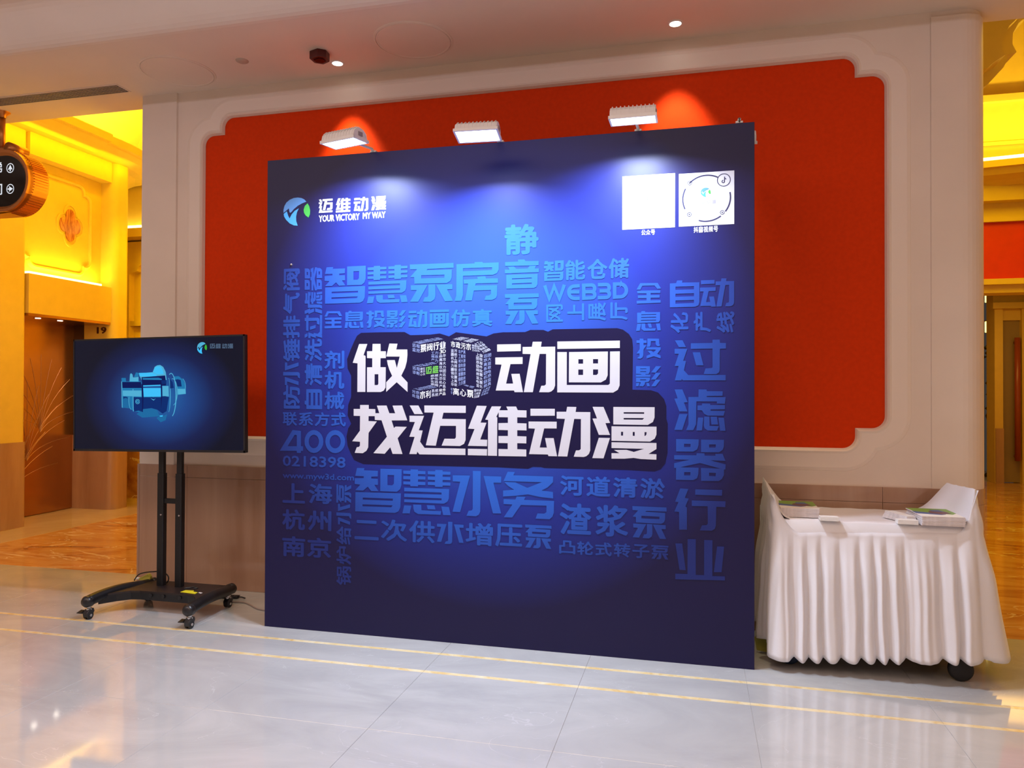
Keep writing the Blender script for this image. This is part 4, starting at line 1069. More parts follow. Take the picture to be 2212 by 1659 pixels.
# note mark in the round badge
nt_ = Print(YB); nt_.poly([(1564.2, 381.5), (1566, 381.8), (1566.6, 384.6), (1569, 386.4), (1568.8, 388), (1566, 387), (1565.8, 392.6), (1563.8, 393.2)]); nt_.build('badge_mark', ink2, BD)
ringarc(1562.3, 392.4, 2.8, 1.8, 90, 370, ink2)
emblem(YB, BD, lambda x, y: ony(0, 1513.8 + (x - 235) / 1065 * 21.5, 405.5 + (y - 310) / 1120 * 20), em)
p = Print(YB)
for ch, a in zip('迈维动漫', (1504.5, 1515, 1526.5, 1538.5)): p.one(ch, (a, 432), (a + 7.6, 439.5))
p.build('ring_lettering', mat('pale_violet_ink', (0.42, 0.42, 0.62), 0.5), BD)
emblem(YB, BD, lambda x, y: ony(0, 1397.0 + (x - 235) / 1065 * 5.5, 424.5 + (y - 310) / 1120 * 8), em)
pt('公众号', (1385.5, 496.8), (1415, 507), 'row', 'wink', bold=0.03)
pt('抖音视频号', (1498.5, 490.2), (1551, 500.6), 'row', 'wink', bold=0.03)
# little metal stud
MB().lathe([(0.009, 0), (0.006, -0.006), (0, -0.007)], (b2(630, 572)[0], -0.001, b2(630, 572)[1]), axis='y', n=12).build('stud', M['chrome'], BD)

# "3D" numeral built from rows of small characters, as printed
def warp(Q):
    q = [Vector((*b2(860 + x / 9.217, 700 + y / 9.217, 0.0), 0)) for x, y in Q]   # TL TR BR BL
    return lambda u, w: (lambda p: (p.x, YT, p.y))((q[3] * (1 - u) + q[2] * u) * (1 - w) + (q[0] * (1 - u) + q[1] * u) * w)
pool = '远程监控团队水泵污水处理系统产品机械动画仿真上海化工软件精密仪器锅炉离心泵华大电力能源工业自动化泵阀行业演示视频'
rng = random.Random(3)
def fill(Q, rows, cols, mb, bold=0.02, txt=None):
    fw_ = warp(Q); i = 0
    for r_ in range(rows):
        for c_ in range(cols):
            ch = txt[i % len(txt)] if txt else rng.choice(pool); i += 1
            v, f = charset(ch, bold) if bold > 0.015 else fontmesh(ch)[:2]
            mb.add([fw_((c_ + 0.06 + 0.88 * u) / cols, 1 - (r_ + 0.08 + 0.84 * (1 - w)) / rows) for u, w in v], f)
bright, midc, dim, grn = MB(), MB(), MB(), MB()
Q = lambda s_: pl(s_)
fill(Q('440,400 955,325 955,500 440,580'), 1, 4, bright, 0.021, '泵阀行业')
fill(Q('820,510 955,495 955,580 825,595'), 1, 2, bright, 0.02, '3D')
fill(Q('545,845 810,810 810,985 550,1010'), 1, 2, grn, 0.02, '迈维')
fill(Q('435,1330 660,1300 655,1480 430,1510'), 1, 2, bright, 0.021, '水利')
fill(Q('1045,320 1455,385 1455,540 1045,470'), 1, 4, bright, 0.021, '市政污水')
fill(Q('1085,1250 1505,1310 1510,1485 1085,1420'), 1, 3, bright, 0.021, '离心泵')
fill(Q('815,600 955,585 955,1280 815,1270'), 9, 2, midc); fill(Q('815,1285 955,1270 950,1420 812,1430'), 2, 2, bright, 0.021, '软件产品')
fill(Q('665,1290 805,1280 805,1440 665,1455'), 2, 2, midc, 0.02, '系统')
fill(Q('445,865 540,855 545,1020 440,1035'), 3, 2, midc)
fill(Q('280,370 440,405 440,580 280,545'), 2, 2, dim, 0.02, '远程监控'); fill(Q('285,825 440,860 440,1035 285,990'), 2, 2, dim, 0.02, '远程诊断'); fill(Q('275,1300 430,1335 430,1505 275,1450'), 2, 2, dim, 0.02, '污水处理')
fill(Q('655,555 805,530 800,780 660,730'), 3, 2, dim); fill(Q('645,1010 805,985 800,1255 645,1215'), 4, 2, midc)
fill(Q('280,360 800,262 915,300 440,395'), 2, 5, dim); fill(Q('290,825 690,755 805,790 445,855'), 2, 4, dim); fill(Q('285,1290 640,1215 800,1260 435,1325'), 2, 4, dim)
fill(Q('1050,490 1180,495 1180,1250 1050,1235'), 10, 2, midc); fill(Q('1200,505 1345,515 1345,1195 1200,1240'), 8, 3, dim)
fill(Q('1465,395 1610,430 1640,560 1470,545'), 3, 3, midc); fill(Q('1550,560 1690,600 1685,1290 1555,1250'), 9, 2, midc)
fill(Q('1515,1290 1670,1290 1610,1460 1515,1480'), 3, 3, midc); fill(Q('1700,600 1860,570 1855,1210 1700,1290'), 8, 2, dim)
fill(Q('1060,295 1240,248 1640,315 1470,375'), 2, 6, midc); fill(Q('1500,385 1650,330 1855,520 1700,590'), 4, 3, midc)
fill(Q('1290,1215 1340,1205 1530,1245 1500,1290'), 2, 3, dim); fill(Q('1700,1295 1850,1220 1790,1390 1640,1440'), 3, 3, dim); fill(Q('1050,1260 1085,1265 1085,1410 1050,1395'), 2, 1, dim)
for mb_, nm, c_ in ((bright, 'bright_small_lettering', (0.80, 0.86, 0.95)), (midc, 'pale_small_lettering', (0.56, 0.62, 0.82)), (dim, 'dim_small_lettering', (0.26, 0.34, 0.68)), (grn, 'green_small_lettering', (0.16, 0.55, 0.10))):
    link(nm, mb_.mesh(nm, fix=False), mat(nm, c_, 0.45), BD, 'part of the numeral 3D made of tiny words', 'stuff')

# ================================================================== FLOODLIGHTS
def floodlight(x0, hx, hy, hz_, yaw, tilt, label, on_=True):
    """arm from the board's top edge at x0 to a head centred at (hx, hy, hz_)"""
    t = thing('floodlight', label, 'floodlight', 'arm lights on the backdrop', (x0, 0.02, 3.0))
    base = Vector((x0, 0.02, 3.0))
    MB().box(-0.02, 0.02, -0.018, 0.04, 0.001, 0.014).build('clamp', M['white'], t, bevel=0.004)
    head = Vector((hx, hy, hz_)) - base
    Mh = Matrix.Translation(head) @ Matrix.Rotation(yaw, 4, 'Z') @ Matrix.Rotation(tilt, 4, 'X')
    jt = Mh @ Vector((0.0, 0.05, 0.02))
    MB().tube([(0, 0, 0.0), (0, -0.03, 0.018), tuple(jt * 0.6 + Vector((0, 0, 0.012))), tuple(jt)], 0.009, 8).build('arm', M['white'], t, smooth=True)
    L, D = 0.118, 0.062
    b = MB(); pr_ = [(-D, 0.0), (-D, 0.012), (-D * 0.86, 0.040), (-D * 0.5, 0.058), (0, 0.064), (D * 0.5, 0.058), (D * 0.86, 0.040), (D, 0.012), (D, 0.0)]
    b.prism(pr_, -L, L, lambda u, v, w: Mh @ Vector((w, u, v)))
    hs = b.build('housing', M['white'], t, 'white finned housing', bevel=0.003)
    for k in range(11):
        x = -L + 0.012 + (2 * L - 0.024) * k / 10
        f_ = MB(); f_.prism([(u * 1.02, v + (0.007 if 0.02 < v else 0.001)) for u, v in pr_], x - 0.002, x + 0.002, lambda u, v, w: Mh @ Vector((w, u, v)))
        f_.build('cooling_fin', M['white'], hs)
    r_ = MB()
    for a0, a1, c0, c1 in ((-L - 0.006, L + 0.006, -D - 0.006, -D + 0.004), (-L - 0.006, L + 0.006, D - 0.004, D + 0.006), (-L - 0.006, -L + 0.004, -D, D), (L - 0.004, L + 0.006, -D, D)):
        r_.box(a0, a1, c0, c1, -0.008, 0.008, Mh)
    r_.build('front_rim', M['white'], hs)
    MB().box(-L + 0.004, L - 0.004, -D + 0.004, D - 0.004, -0.004, -0.001, Mh).build('lens', M['lens'] if on_ else M['white'], t, 'bright white lens' if on_ else None)
    MB().box(L, L + 0.004, -0.02, 0.015, 0.018, 0.040, Mh).build('end_plate', M['vent'], hs)
    if on_:
        lo = area('flood_beam', (0, 0, 0), (0, 0, 0), 2 * L - 0.03, 2 * D - 0.03, FLOODW, FLOOD, 150)
        lo.matrix_world = Matrix.Translation(base) @ Mh @ Matrix.Translation((0, 0, -0.012))
    return t
FLOODW = 27
h1, h2, h3 = ony(-0.36, 744, 300), ony(-0.34, 1032, 284), ony(-0.34, 1368, 250)
floodlight(-0.766, h1.x, h1.y, h1.z - 0.02, R(-14), R(2), 'white finned floodlight on an arm, leftmost over the backdrop')
floodlight(0.054, h2.x, h2.y, h2.z - 0.02, R(4), R(-10), 'white finned floodlight on an arm over the middle of the backdrop')
floodlight(0.867, h3.x, h3.y, h3.z - 0.02, R(0), R(3), 'white finned floodlight on an arm above the white squares')
floodlight(1.42, 1.40, 0.18, 2.945, R(0), R(20), 'floodlight folded behind the backdrop, only its top showing at the right corner', on_=False)
# ================================================================== TV ON ITS STAND
TY = 0.10
tl, tr_, br_, bl_ = ony(TY, 155.5, 734), ony(TY, 527, 722), ony(TY, 531, 978.5), ony(TY, 162.5, 974)
cen = (tl + tr_ + br_ + bl_) / 4
ux = ((tr_ - tl) + (br_ - bl_)).normalized()
TW = ((tr_ - tl).length + (br_ - bl_).length) / 2; TH = ((tl - bl_).length + (tr_ - br_).length) / 2
ang = math.atan2(ux.z, ux.x)
Mt = Matrix.Translation(cen) @ Matrix.Rotation(-ang, 4, 'Y')
TV = thing('television', 'large flat television tilted slightly, showing a glassy blue pump', 'television')
def tvbox(name, mt, x0, x1, y0, y1, z0, z1, label=None, bevel=0.0, parent=None):
    return MB().box(x0, x1, y0, y1, z0, z1, Mt).build(name, mt, parent or TV, label, bevel=bevel)
hw_, hh = TW / 2, TH / 2
tvbox('casing', M['blk2'], -hw_, hw_, 0.004, 0.035, -hh, hh, bevel=0.003)
tvbox('casing_back', M['blk2'], -hw_ * 0.6, hw_ * 0.6, 0.035, 0.07, -hh * 0.75, hh * 0.4, bevel=0.008)
bz = 0.011
for nm, a in (('bezel', (-hw_, hw_, -hh, -hh + 0.016)), ('bezel', (-hw_, hw_, hh - bz, hh)), ('bezel', (-hw_, -hw_ + bz, -hh, hh)), ('bezel', (hw_ - bz, hw_, -hh, hh))):
    tvbox(nm, M['blk2'], a[0], a[1], -0.003, 0.006, a[2], a[3])
# screen picture: blue glow, emitting
mt = bpy.data.materials.new('screen_glow'); mt.use_nodes = True; nt = mt.node_tree
nt.nodes.remove(nt.nodes['Principled BSDF'])
tc = nt.nodes.new('ShaderNodeTexCoord'); mp = nt.nodes.new('ShaderNodeMapping')
mp.inputs['Location'].default_value = (-(cen.x + 0.02) / 0.62, 0, -(cen.z - 0.03) / 0.46); mp.inputs['Scale'].default_value = (1 / 0.62, 0, 1 / 0.46)
gr = nt.nodes.new('ShaderNodeTexGradient'); gr.gradient_type = 'SPHERICAL'
rp_ = nt.nodes.new('ShaderNodeValToRGB'); e = rp_.color_ramp.elements
e[0].position = 0.0; e[0].color = (0.004, 0.006, 0.018, 1); e[1].position = 1.0; e[1].color = (0.012, 0.14, 0.40, 1)
x = e.new(0.3); x.color = (0.006, 0.014, 0.075, 1); x = e.new(0.65); x.color = (0.010, 0.060, 0.25, 1)
em_ = nt.nodes.new('ShaderNodeEmission'); em_.inputs[1].default_value = 1.05
nt.links.new(tc.outputs['Object'], mp.inputs[0]); nt.links.new(mp.outputs[0], gr.inputs[0]); nt.links.new(gr.outputs['Fac'], rp_.inputs[0]); nt.links.new(rp_.outputs[0], em_.inputs[0])
gl = nt.nodes.new('ShaderNodeBsdfGlossy'); gl.inputs['Roughness'].default_value = 0.12; gl.inputs[0].default_value = (0.03, 0.03, 0.03, 1)
ad = nt.nodes.new('ShaderNodeAddShader'); nt.links.new(em_.outputs[0], ad.inputs[0]); nt.links.new(gl.outputs[0], ad.inputs[1]); nt.links.new(ad.outputs[0], nt.nodes['Material Output'].inputs[0])
scr = tvbox('screen', mt, -hw_ + bz, hw_ - bz, 0.0, 0.006, -hh + 0.016, hh - bz, 'glowing blue screen')
def sflat(pts, d, ox, oy, sc, col_, st=1.0, name='screen_shape'):
    P_ = []
    for x, y in pts:
        q = ony(TY, ox + x / sc, oy + y / sc); P_.append(Vector((q.x, TY - 0.0004 * d, q.z)))
    tri = tessellate_polygon([[Vector((q.x, q.z, 0)) for q in P_]])
    link(name, MB().add(P_, tri).mesh('s', fix=False), SC[col_], scr)
SC = {'c': emis('screen_cyan', (0.05, 0.50, 0.90), 1.05), 'm': emis('screen_mid', (0.02, 0.22, 0.50), 0.85), 'd': emis('screen_dark', (0.008, 0.035, 0.20), 0.8),
      'l': emis('screen_line', (0.10, 0.50, 0.78), 0.85), 'n': emis('screen_navy', (0.008, 0.015, 0.12), 0.8), 'g': emis('screen_green', (0.05, 0.5, 0.05), 0.9), 't': emis('screen_grey', (0.10, 0.16, 0.26), 0.8), 's': emis('screen_soft', (0.018, 0.17, 0.42), 0.85)}
T_ = lambda s_, c_, d=1: sflat(pl(s_), d, 230, 760, 9.215, c_)
def ell(cx, cy, rx, ry, a0=0, a1=360, n=24): return [(cx + rx * math.cos(R(a0 + (a1 - a0) * k / n)), cy + ry * math.sin(R(a0 + (a1 - a0) * k / n))) for k in range(n + (0 if a1 - a0 == 360 else 1))]
def band(cx, cy, rx, ry, wd, a0, a1, c_, d): sflat(ell(cx, cy, rx, ry, a0, a1, 20) + ell(cx, cy, rx - wd, ry - wd * 0.8, a1, a0, 20), d, 230, 760, 9.215, c_)
T_('1340,490 1440,485 1530,560 1580,680 1580,840 1420,860 1400,700', 'm'); T_('1420,735 1575,738 1580,835 1425,850', 'l', 2)
T_('300,520 385,520 390,590 470,590 640,580 700,600 720,1200 560,1190 480,1130 440,1090 320,1120', 'm'); T_('310,600 690,600 700,720 320,720', 'n', 2); T_('325,770 700,770 700,890 330,880', 'l', 3); T_('330,900 460,895 500,1130 320,1110', 's', 2)
T_('460,590 470,450 490,425 520,450 530,510 640,500 640,590', 'l', 2); T_('550,500 590,410 640,420 640,500', 'm', 3)
T_('640,430 920,405 960,300 1010,268 1070,262 1130,300 1180,400 1200,560 1010,580 700,560', 'l', 1); T_('930,400 975,300 1040,285 1090,300 1130,380 1140,440 1010,450', 'c', 3); T_('650,420 920,415 1000,450 1000,495 660,490', 'c', 3)
T_('700,505 1170,470 1190,600 1190,670 720,680', 'n', 4); T_('720,520 1040,515 1110,540 1100,560 730,555', 'm', 5); T_('735,668 1080,655 1085,675 738,690', 'c', 6)
T_('735,722 1100,722 1105,905 745,905', 'c', 4); T_('1115,680 1240,680 1245,890 1120,880', 'l', 4); T_('745,895 1105,890 1170,880 1245,900 1200,1180 1120,1230 1010,1150 900,1120 730,1140', 'd', 4)
T_('540,900 720,905 730,1200 640,1170 560,1190 530,1100', 'd', 4); T_('720,1140 900,1125 1010,1160 1060,1280 720,1310 600,1240', 's', 3); T_('1000,1320 1080,1400 1180,1360 1210,1240 1100,1290 1030,1290', 's', 3)
T_('880,925 945,970 985,925 950,950', 'l', 6); T_('1090,570 1190,565 1195,630 1110,650', 'd', 5)
band(1240, 860, 40, 340, 14, -100, 90, 'l', 5); band(1290, 860, 110, 440, 20, -110, 75, 'l', 6); band(1320, 800, 100, 270, 12, -100, 80, 'l', 5); band(1490, 690, 90, 170, 10, -70, 60, 'l', 4)
band(500, 960, 55, 190, 12, 90, 200, 'l', 6); band(625, 990, 45, 50, 12, 0, 360, 'l', 7); band(625, 990, 22, 26, 10, 0, 360, 'c', 7)
T_('700,640 730,640 745,900 735,1140 715,1200 710,900', 'n', 6); T_('1085,660 1110,660 1115,900 1090,1130 1090,900', 'n', 6)
T_('1265,540 1320,600 1345,720 1270,730', 'd', 6); T_('300,590 315,590 325,1110 310,1110', 'l', 5); T_('340,890 405,895 430,930 380,915 340,935', 'd', 4)
T_('525,740 540,740 545,1190 530,1180', 'l', 5); T_('1350,560 1420,545 1480,560 1500,690 1400,690', 'd', 3); T_('1060,1270 1130,1262 1120,1290 1070,1290', 'c', 7)
E_ = lambda s_, c_: sflat(pl(s_), 2, 426.5 - 235 / 52.0, 740 - 310 / 47.0, 1.0, c_)
def emb(s_, c_):
    pts = [(426.0 + (x - 235) / 50.0, 739 + (y - 310) / 45.0) for x, y in pl(s_)]
    sflat(pts, 2, 0, 0, 1.0, c_)
emb('235,920 235,800 270,650 350,510 480,400 640,330 800,310 950,330 1060,385 1145,475 980,540 800,640 640,780 560,880 500,920 470,880 445,745 350,830', 'l')
emb('240,965 360,860 380,900 420,1030 475,1145 560,980 680,840 845,740 770,900 735,1080 740,1250 800,1430 650,1420 480,1340 340,1200 260,1070', 'c')
emb('1190,540 1260,660 1295,820 1285,980 1230,1105 1120,1030 1050,920 1035,800 1080,650', 'g')
tt = MB()
for ch, a in zip('迈维动漫', (453.5, 466, 480, 492.5)):
    p0, p1 = ony(TY, a, 742.5), ony(TY, a + 11, 752.5); v, f = charset(ch)
    tt.add([(p0.x + u * (p1.x - p0.x), TY - 0.001, p1.z + w_ * (p0.z - p1.z)) for u, w_ in v], f)
link('screen_lettering', tt.mesh('t', fix=False), SC['t'], scr)

# ---- stand
ST = thing('television_stand', 'black rolling television stand with two posts and a wide base', 'television stand')
py_ = 0.235
pL, pR = onz(0.13, 349, 1272), onz(0.13, 389, 1274)
def post(px, w_=0.052):
    x = ony(py_, px, 1150).x
    z1 = 1.62
    b = MB(); b.prism(rrect(x - w_ / 2, x + w_ / 2, py_ - 0.022, py_ + 0.022, 0.008, 3), 0.13, 0.93, XY()); b.build('post', M['blk'], ST)
    b = MB(); b.prism(rrect(x - w_ / 2 + 0.005, x + w_ / 2 - 0.005, py_ - 0.017, py_ + 0.017, 0.008, 3), 0.93, z1, XY()); b.build('post_extension', M['blk'], ST)
    MB().lathe([(0, -0.028), (0.006, -0.028), (0.007, -0.022)], (x + 0.012, py_, 0.64), axis='y', n=10).build('screw', M['chrome'], ST)
    return x
xa, xb_ = post(349.5), post(388.5)
zb = ony(py_, 369, 1082).z
MB().box(xa, xb_, py_ - 0.012, py_ + 0.012, zb - 0.017, zb + 0.017).build('cross_brace', M['blk'], ST)
MB().box(xa - 0.10, xb_ + 0.10, TY + 0.072, py_ - 0.018, 1.36, 1.40).build('bracket_rail', M['blk'], ST)
MB().box(xa - 0.10, xb_ + 0.10, TY + 0.072, py_ - 0.018, 1.56, 1.60).build('bracket_rail', M['blk'], ST)
fL, fR = onz(0.0, 189, 1338), onz(0.0, 408, 1358)
yF = (fL.y + fR.y) / 2
xFL, xFR = fL.x, fR.x
yB = 0.36
def leg(x0, x1, lb):
    P_ = []
    for k in range(17):
        t = k / 16
        y = yF - 0.015 + (yB - yF + 0.015) * t
        x = x0 + (x1 - x0) * (t ** 1.5)
        z = 0.118 + 0.018 * math.sin(PI * min(1, t * 1.2))
        P_.append((x, y, z))
    b = MB(); b.tube(P_, 0.036, 16)
    b.build('leg', M['blk'], ST, smooth=True)
    for q, s_ in ((P_[0], -1), (P_[-1], 1)):
        MB().lathe([(0.0, s_ * 0.020), (0.026, s_ * 0.016), (0.038, 0.0), (0.038, -s_ * 0.035), (0.036, -s_ * 0.036)], q, axis='y', n=18).build('end_cap', M['blk2'], ST, smooth=True)
leg(xFL, xFL + 0.08, 'l'); leg(xFR, xFR - 0.05, 'r')
xa_, xb2_ = xFL + 0.012, xFR - 0.010
plate = []
for k in range(13):
    t = k / 12; x = xa_ + (xb2_ - xa_) * t
    s_ = min(t, 1 - t); plate.append((x, 0.075 - 0.17 * max(0, 1 - s_ / 0.22) ** 1.7))
plate += [(xb2_ - 0.05, 0.345), (xa_ + 0.08, 0.345)]
b = MB(); b.prism(plate, 0.128, 0.140, XY()); b.build('base_tray', M['tray'], ST, 'brown-black steel tray')
b = MB()
fr_ = plate[:13]
b.add([(x, y, 0.138) for x, y in fr_] + [(x, y + 0.006, 0.078) for x, y in fr_], [(i, i + 1, i + 14, i + 13) for i in range(12)])
b.build('tray_skirt', M['blk'], ST)
for px in (1.0, 0.0):
    pass
for x in (-2.42, -2.32, -2.19):
    MB().lathe([(0, -0.003), (0.012, -0.003), (0.013, 0)], (x, 0.071, 0.112), axis='y', n=12).build('bolt', M['rubber'], ST)
def caster(x, y, brake=True):
    b = MB(); b.prism([(-0.030, 0.018), (-0.034, 0.045), (-0.012, 0.070), (0.022, 0.070), (0.030, 0.048), (0.014, 0.030)], -0.019, 0.019, lambda u, v, w: Vector((x + w, y + u, v)))
    fk = b.build('caster', M['blk2'], ST, bevel=0.003)
    MB().lathe([(0.0, 0.088), (0.014, 0.088), (0.014, 0.074), (0.020, 0.072), (0.020, 0.062), (0, 0.062)], (x, y, 0), n=12).build('caster_stem', M['chrome'], fk)
    wh = MB()
    for s_ in (-1, 1): wh.lathe([(0.0, -0.007), (0.020, -0.007), (0.026, -0.004), (0.026, 0.004), (0.020, 0.007), (0.0, 0.007)], (x + s_ * 0.013, y - 0.004, 0.0265), axis='x', n=20)
    wh.build('caster_wheel', M['rubber'], fk, smooth=False)
    MB().lathe([(0.0, 0.009), (0.009, 0.009), (0.010, 0.006)], (x + 0.013, y - 0.004, 0.0265), axis='x', n=12).build('wheel_hub', M['chrome'], fk)
    if brake:
        b = MB(); b.prism([(-0.068, 0.046), (-0.066, 0.050), (-0.030, 0.064), (-0.020, 0.052), (-0.040, 0.040)], -0.016, 0.016, lambda u, v, w: Vector((x - 0.02 + w * 0.8 + u * 0.3, y + u * 0.7, v)))
        b.build('brake_pedal', M['blk2'], fk)
caster(xFL, yF + 0.01); caster(xFR, yF + 0.01); caster(xFR - 0.045, 0.31, False); caster(xFL + 0.075, 0.31, False)
# yellow sheet and white tag lying on the tray
a, b_, c_, d_ = onz(0.1415, 389, 1278), onz(0.1415, 423, 1276), onz(0.1415, 422, 1284), onz(0.1415, 405, 1274.5)
q = [onz(0.1412, *p) for p in ((389.5, 1279), (401, 1275), (419, 1276), (417, 1278), (427, 1280), (421, 1283))]
b = MB(); b.prism([(p.x, p.y) for p in q], 0.1405, 0.1425, XY())
o = b.build('yellow_note', M['yellow'], None); o['label'] = 'bright yellow paper note lying on the stand base'; o['category'] = 'note'
q = [onz(0.142, *p) for p in ((428, 1280), (432, 1279.5), (437.5, 1280.5), (433, 1282))]
b = MB(); b.prism([(p.x, p.y) for p in q], 0.1405, 0.1425, XY())
o = b.build('white_tag', M['paper'], None); o['label'] = 'tiny white tag beside the yellow note on the stand base'; o['category'] = 'tag'
# cables
def cable(name, pts, r, label, mt='blk2', z=None):
    P_ = [Vector(p) for p in pts]; Q_ = []
    for i in range(len(P_) - 1):
        p0 = P_[max(i - 1, 0)]; p1 = P_[i]; p2 = P_[i + 1]; p3 = P_[min(i + 2, len(P_) - 1)]
        for k in range(8):
            t = k / 8
            Q_.append(0.5 * ((2 * p1) + (-p0 + p2) * t + (2 * p0 - 5 * p1 + 4 * p2 - p3) * t * t + (-p0 + 3 * p1 - 3 * p2 + p3) * t ** 3))
    Q_.append(P_[-1])
    b = MB(); b.tube(Q_, r, 8); o = b.build(name, M[mt], None, smooth=True); o['label'] = label; o['category'] = 'cable'; return o
cy_ = 0.275
lp = [ony(cy_, *p) for p in ((290.5, 1263), (292, 1250), (300, 1241), (314, 1236.5), (330, 1235), (350, 1234.5), (362, 1243), (364, 1252), (360, 1262))]
lp = [Vector((p.x, p.y, max(p.z, 0.145))) for p in lp]
cable('power_cable', lp, 0.0045, 'thin black cable looping up behind the left post of the stand')
gp = [onz(0.006, *p) for p in ((486, 1299), (505, 1300), (525, 1301), (540, 1306), (552, 1313), (565, 1317), (590, 1319))]
cable('floor_cable', gp, 0.006, 'grey cable snaking over the floor from the stand to the backdrop', 'vent')
cp = [onz(0.143, *p) for p in ((398, 1271), (410, 1269.5), (420, 1268), (427, 1270), (418, 1271.5))]
cable('tray_cable', cp, 0.0045, 'short black cable curled on the stand base right of the posts')
s0, s1 = onz(0.02, 478, 1286), onz(0.02, 530, 1287.5)
t = thing('power_strip', 'flat black power strip on the floor by the right rear wheel', 'power strip')
dv = (s1 - s0); L_ = dv.length; an = math.atan2(dv.y, dv.x)
Mp = Matrix.Translation((s0.x, s0.y, 0.0)) @ Matrix.Rotation(an, 4, 'Z')
MB().box(0, L_ * 0.72, -0.02, 0.02, 0.001, 0.022, Mp).build('body', M['blk2'], t, bevel=0.003)
for k in range(3): MB().box(0.02 + k * 0.045, 0.05 + k * 0.045, -0.012, 0.012, 0.022, 0.0235, Mp).build('socket', M['rubber'], t)
MB().tube([Mp @ Vector(v_) for v_ in ((L_ * 0.72, 0, 0.012), (L_ * 0.85, 0.004, 0.010), (L_, -0.004, 0.006))], 0.005, 8).build('lead', M['blk2'], t)
# green-white plug adapter behind the post
a = ony(0.31, 312, 1252); 
t = thing('plug_adapter', 'yellow-green wrapped plug with a white end behind the left side of the stand', 'plug', None, (a.x, 0.32, 0.141))
b = MB(); b.prism([(-0.045, 0.0), (-0.05, 0.012), (-0.01, 0.03), (0.03, 0.052), (0.05, 0.03), (0.045, 0.0)], -0.012, 0.012, lambda u, v, w: Vector((u, w, v))); b.build('wrapper', M['ygreen'], t, bevel=0.003)
MB().tube([(-0.05, 0, 0.009), (-0.085, 0, 0.008)], 0.009, 10).build('plug_end', M['paper'], t, smooth=True)

# ================================================================== DRAPED CART
CX0, CX1, CY0, CY1 = 1.60, 2.62, 0.095, 0.60
TZ = 0.812
CT = thing('serving_cart', 'rolling cart hidden under the white cloth, only its dark wheels showing', 'cart')
MB().box(CX0 + 0.03, CX1 - 0.03, CY0 + 0.02, CY1 - 0.02, TZ - 0.04, TZ - 0.006).build('cart_top', M['plywood'], CT)
MB().box(CX0 + 0.05, CX1 - 0.05, CY0 + 0.03, CY1 - 0.03, 0.16, 0.19).build('light_block_shelf', M['blk'], CT)  # unseen shelf, made large to block light under the cart
for x in (CX0 + 0.012, CX1 - 0.036): MB().box(x, x + 0.024, CY0 + 0.03, CY1 - 0.03, 0.19, 0.80).build('end_panel', M['plywood'], CT)
def cwheel(x, y, r, mt, lb):
    f_ = MB(); f_.box(x - 0.03, x + 0.03, y - 0.012, y + 0.03, r * 1.2, 0.17); f_.build('wheel_fork', M['blk'], CT)
    MB().lathe([(0, -0.020), (r * 0.75, -0.020), (r * 0.96, -0.014), (r, -0.005), (r, 0.005), (r * 0.96, 0.014), (r * 0.75, 0.020), (0, 0.020)], (x, y, r), axis='y', n=28).build('wheel', M[mt], CT, lb, smooth=True)
w1, w2 = onz(0, 2078, 1474), onz(0, 1706, 1438)
cwheel(w1.x, w1.y + 0.02, 0.062, 'rubber', 'black wheel'); cwheel(w2.x, w2.y + 0.03, 0.062, 'bluewheel', 'dark blue wheel')
cwheel(2.5, 0.52, 0.062, 'rubber', None); cwheel(1.72, 0.52, 0.062, 'rubber', None)

CL = thing('draped_cloth', 'white satin cloth pleated over the cart with raised ends', 'tablecloth')
def ss(t): t = max(0.0, min(1.0, t)); return t * t * (3 - 2 * t)
zsL, zsR = ony(CY0 - 0.005, 1728, 1152).z, ony(CY0 - 0.005, 2083, 1150).z
r_c = 0.05
def plan(s):
    """path round the cart: back-left -> front-left -> front-right -> back-right; returns point, outward normal"""
    A = CY1 - CY0; Bl = CX1 - CX0
    if s < A - r_c: return Vector((CX0, CY1 - s, 0)), Vector((-1, 0, 0))
    if s < A + r_c:
        t = (s - A + r_c) / (2 * r_c); a = R(90 * t)
        return Vector((CX0 + r_c - r_c * math.cos(a), CY0 + r_c - r_c * math.sin(a), 0)), Vector((-math.cos(a), -math.sin(a), 0))
    if s < A + Bl - r_c: return Vector((CX0 + s - A, CY0, 0)), Vector((0, -1, 0))
    if s < A + Bl + r_c:
        t = (s - A - Bl + r_c) / (2 * r_c); a = R(90 * t)
        return Vector((CX1 - r_c + r_c * math.sin(a), CY0 + r_c - r_c * math.cos(a), 0)), Vector((math.sin(a), -math.cos(a), 0))
    return Vector((CX1, CY0 + s - A - Bl, 0)), Vector((1, 0, 0))
A = CY1 - CY0; Bl = CX1 - CX0; TOT = 2 * A + Bl
NS, NV = 520, 30
zLb, zLf, zRf, zRb = 0.985, 0.945, 1.005, 0.985
rows = [[None] * (NS + 1) for _ in range(NV + 1)]
